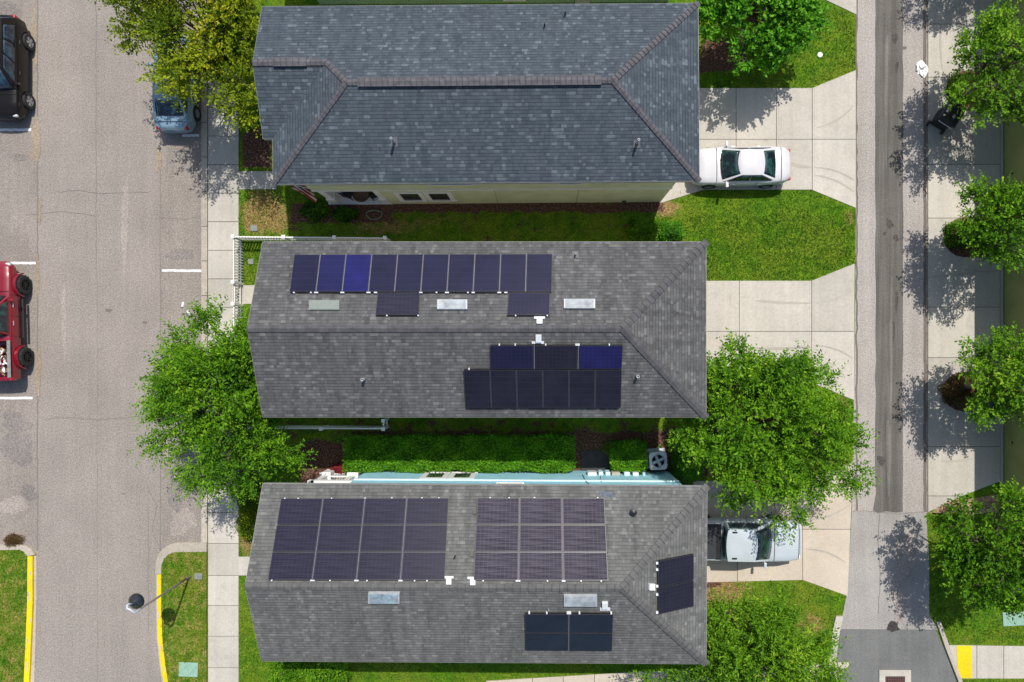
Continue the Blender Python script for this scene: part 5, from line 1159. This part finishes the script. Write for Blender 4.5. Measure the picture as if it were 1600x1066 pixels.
# hedge boxes: world extents from their tops
def hedge(x0, y0, x1, y1, h, n, seed, label):
    a = P(x0, y0, h); b = P(x1, y1, h); bush('hedge', label, None, 0, ((b.x-a.x)/2, (a.y-b.y)/2, h), 'leaf_hedge', seed, n, .105, .066, 'hedge', True, 0., at=((a.x+b.x)/2, (a.y+b.y)/2, 0))
hedge(543, 683, 906, 736, .95, 42000, 31, 'long clipped green hedge between the middle house and the blue house')
hedge(954, 693, 1009, 736, .95, 7500, 32, 'short clipped hedge block beside the air conditioner')
bush('bush', 'bright green bush to the right of the air conditioner', (1070, 722), 0, (.75, 1.2, 1.2), 'leaf_bright', 33, 6500, .09, .05)
bush('bush', 'yellow-green bush in front of the bottom house beside the sidewalk', (398, 790), 0, (.75, 1.6, 1.1), 'leaf_yellow', 34, 7000, .08, .05, hue=-.05)
bush('bush', 'small dark bush at the north-east corner below the middle roof edge, in shadow', (1005, 362), 0, (.85, .55, .8), 'leaf_green', 35, 3600, .09, .05)
bush('bush', 'small leafy bush on the sunny lawn edge beside the middle roof corner', (1046, 364), 0, (.6, .5, .7), 'leaf_bright', 36, 2400, .09, .05)
bush('bush', 'leafy bush poking out below the lower left eave of the bottom roof', (496, 1036), 0, (1.9, .9, 1.9), 'leaf_green', 37, 9000, .13, .06, hue=.1)
bush('red_bush', 'low dark red shrub at the left end of the long hedge', (535, 731), 0, (.5, .2, .5), 'leaf_red', 38, 900, .09, .05)
bush('bush', 'dark shrub in the shade in front of the porch of the top house', (494, 330), 0, (.7, .45, .6), 'leaf_green', 39, 1800, .12, .06, hue=-.2)
bush('bush', 'second dark shrub in the shade right of the porch shrub', (540, 336), 0, (.6, .35, .45), 'leaf_green', 40, 1300, .12, .06, hue=-.2)
bush('dry_weed', 'clump of dry brown weeds at the kerb of the left grass island', (23, 843), .0, (.42, .26, .3), 'leaf_brown', 41, 900, .1, .03, 'weed')
for k_, (px_, py_) in enumerate(((1500, 140), (1498, 368), (1494, 612))):
    bush('bush', ['low brownish-green bush beside the black wheeled bin', 'low brownish-green bush under the second right-hand tree', 'low brownish bush in the bed above the blue bin'][k_], (px_, py_), .04, (.75, .7, .45), 'leaf_olive' if k_ < 2 else 'leaf_brown', 42+k_, 2600, .09, .05, hue=-.1)
bush('bush', 'dry grassy tuft beside the gap between the two hedges', (949, 700), 0, (.3, .2, .3), 'leaf_yellow', 47, 350, .12, .03)

# grass blades over the open lawns
def blades():
    polys = [[(374, 298), (450, 298), (1035, 336), (1335, 336), (1335, 412), (1268, 437), (600, 437), (374, 437)], [(1060, 298), (1266, 298), (1334, 328), (1334, 410), (1266, 437), (1100, 437)], [(1096, -20), (1268, -5), (1290, 3), (1336, 26), (1336, 108), (1267, 137), (1096, 137)],
             [(374, 912), (384, 905), (405, 1032), (1060, 1040), (1000, 1047), (760, 1062), (700, 1080), (374, 1080)], [(1107, 913), (1254, 909), (1322, 934), (1312, 960), (1303, 962), (1290, 1030), (1107, 1030)], [(1020, 655), (1100, 655), (1265, 600), (1333, 627), (1331, 720), (1262, 747), (1050, 740)],
             [(1450, 806), (1600, 770), (1620, 1006), (1482, 1006), (1468, 968), (1452, 960)], ISLE_R, ISLE_L, [(374, 478), (412, 478), (412, 868), (374, 868)], [(1500, 1062), (1620, 1062), (1620, 1090), (1508, 1090)], [(374, 376), (409, 376), (409, 444), (374, 444)]]
    rng = np.random.default_rng(5); PTS = []
    for pi_, poly in enumerate(polys):
        w_ = np.array([P2(*p) for p in poly]); x0, y0 = w_.min(0); x1, y1 = w_.max(0); n = int((x1-x0)*(y1-y0)*170); p = rng.uniform([x0, y0], [x1, y1], (n, 2))
        ins = np.zeros(n, bool); j = len(w_)-1
        for i in range(len(w_)):
            xi, yi = w_[i]; xj, yj = w_[j]
            c = ((yi > p[:, 1]) != (yj > p[:, 1])) & (p[:, 0] < (xj-xi)*(p[:, 1]-yi)/(yj-yi+1e-12)+xi); ins ^= c; j = i
        z = .11 if pi_ in (7, 8) else 0.
        q = p[ins]; PTS.append(np.column_stack([q, np.full(len(q), z)]))
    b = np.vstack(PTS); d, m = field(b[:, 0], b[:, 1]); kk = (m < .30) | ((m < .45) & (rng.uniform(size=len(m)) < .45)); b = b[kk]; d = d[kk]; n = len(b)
    cl = np.sin(b[:, 0]*2.3+np.sin(b[:, 1]*1.7)*2)*np.sin(b[:, 1]*2.9+np.sin(b[:, 0]*1.3)*2)
    isl = b[:, 2] > .05; d = np.where(isl, np.maximum(d, .55), d)
    a = rng.uniform(0, 2*np.pi, n); ax = unit(np.column_stack([np.cos(a), np.sin(a), rng.uniform(.2, 1.2, n)])); nn = unit(np.array([0, 0, 1.])+rng.normal(size=(n, 3))*.4); nn = unit(nn-ax*(nn*ax).sum(1)[:, None])
    var = np.clip(.34+cl*.20+rng.normal(size=n)*.16+np.where(rng.uniform(size=n) < d*.75, .45, 0), 0, 1)
    o = leaf_mesh('grass', b, ax, nn, rng.uniform(.06, .14, n), rng.uniform(.02, .045, n), var, M['blade'], None, (0, 0, 0)); o['kind'] = 'stuff'
blades()
# fallen leaves and chips over the mulch
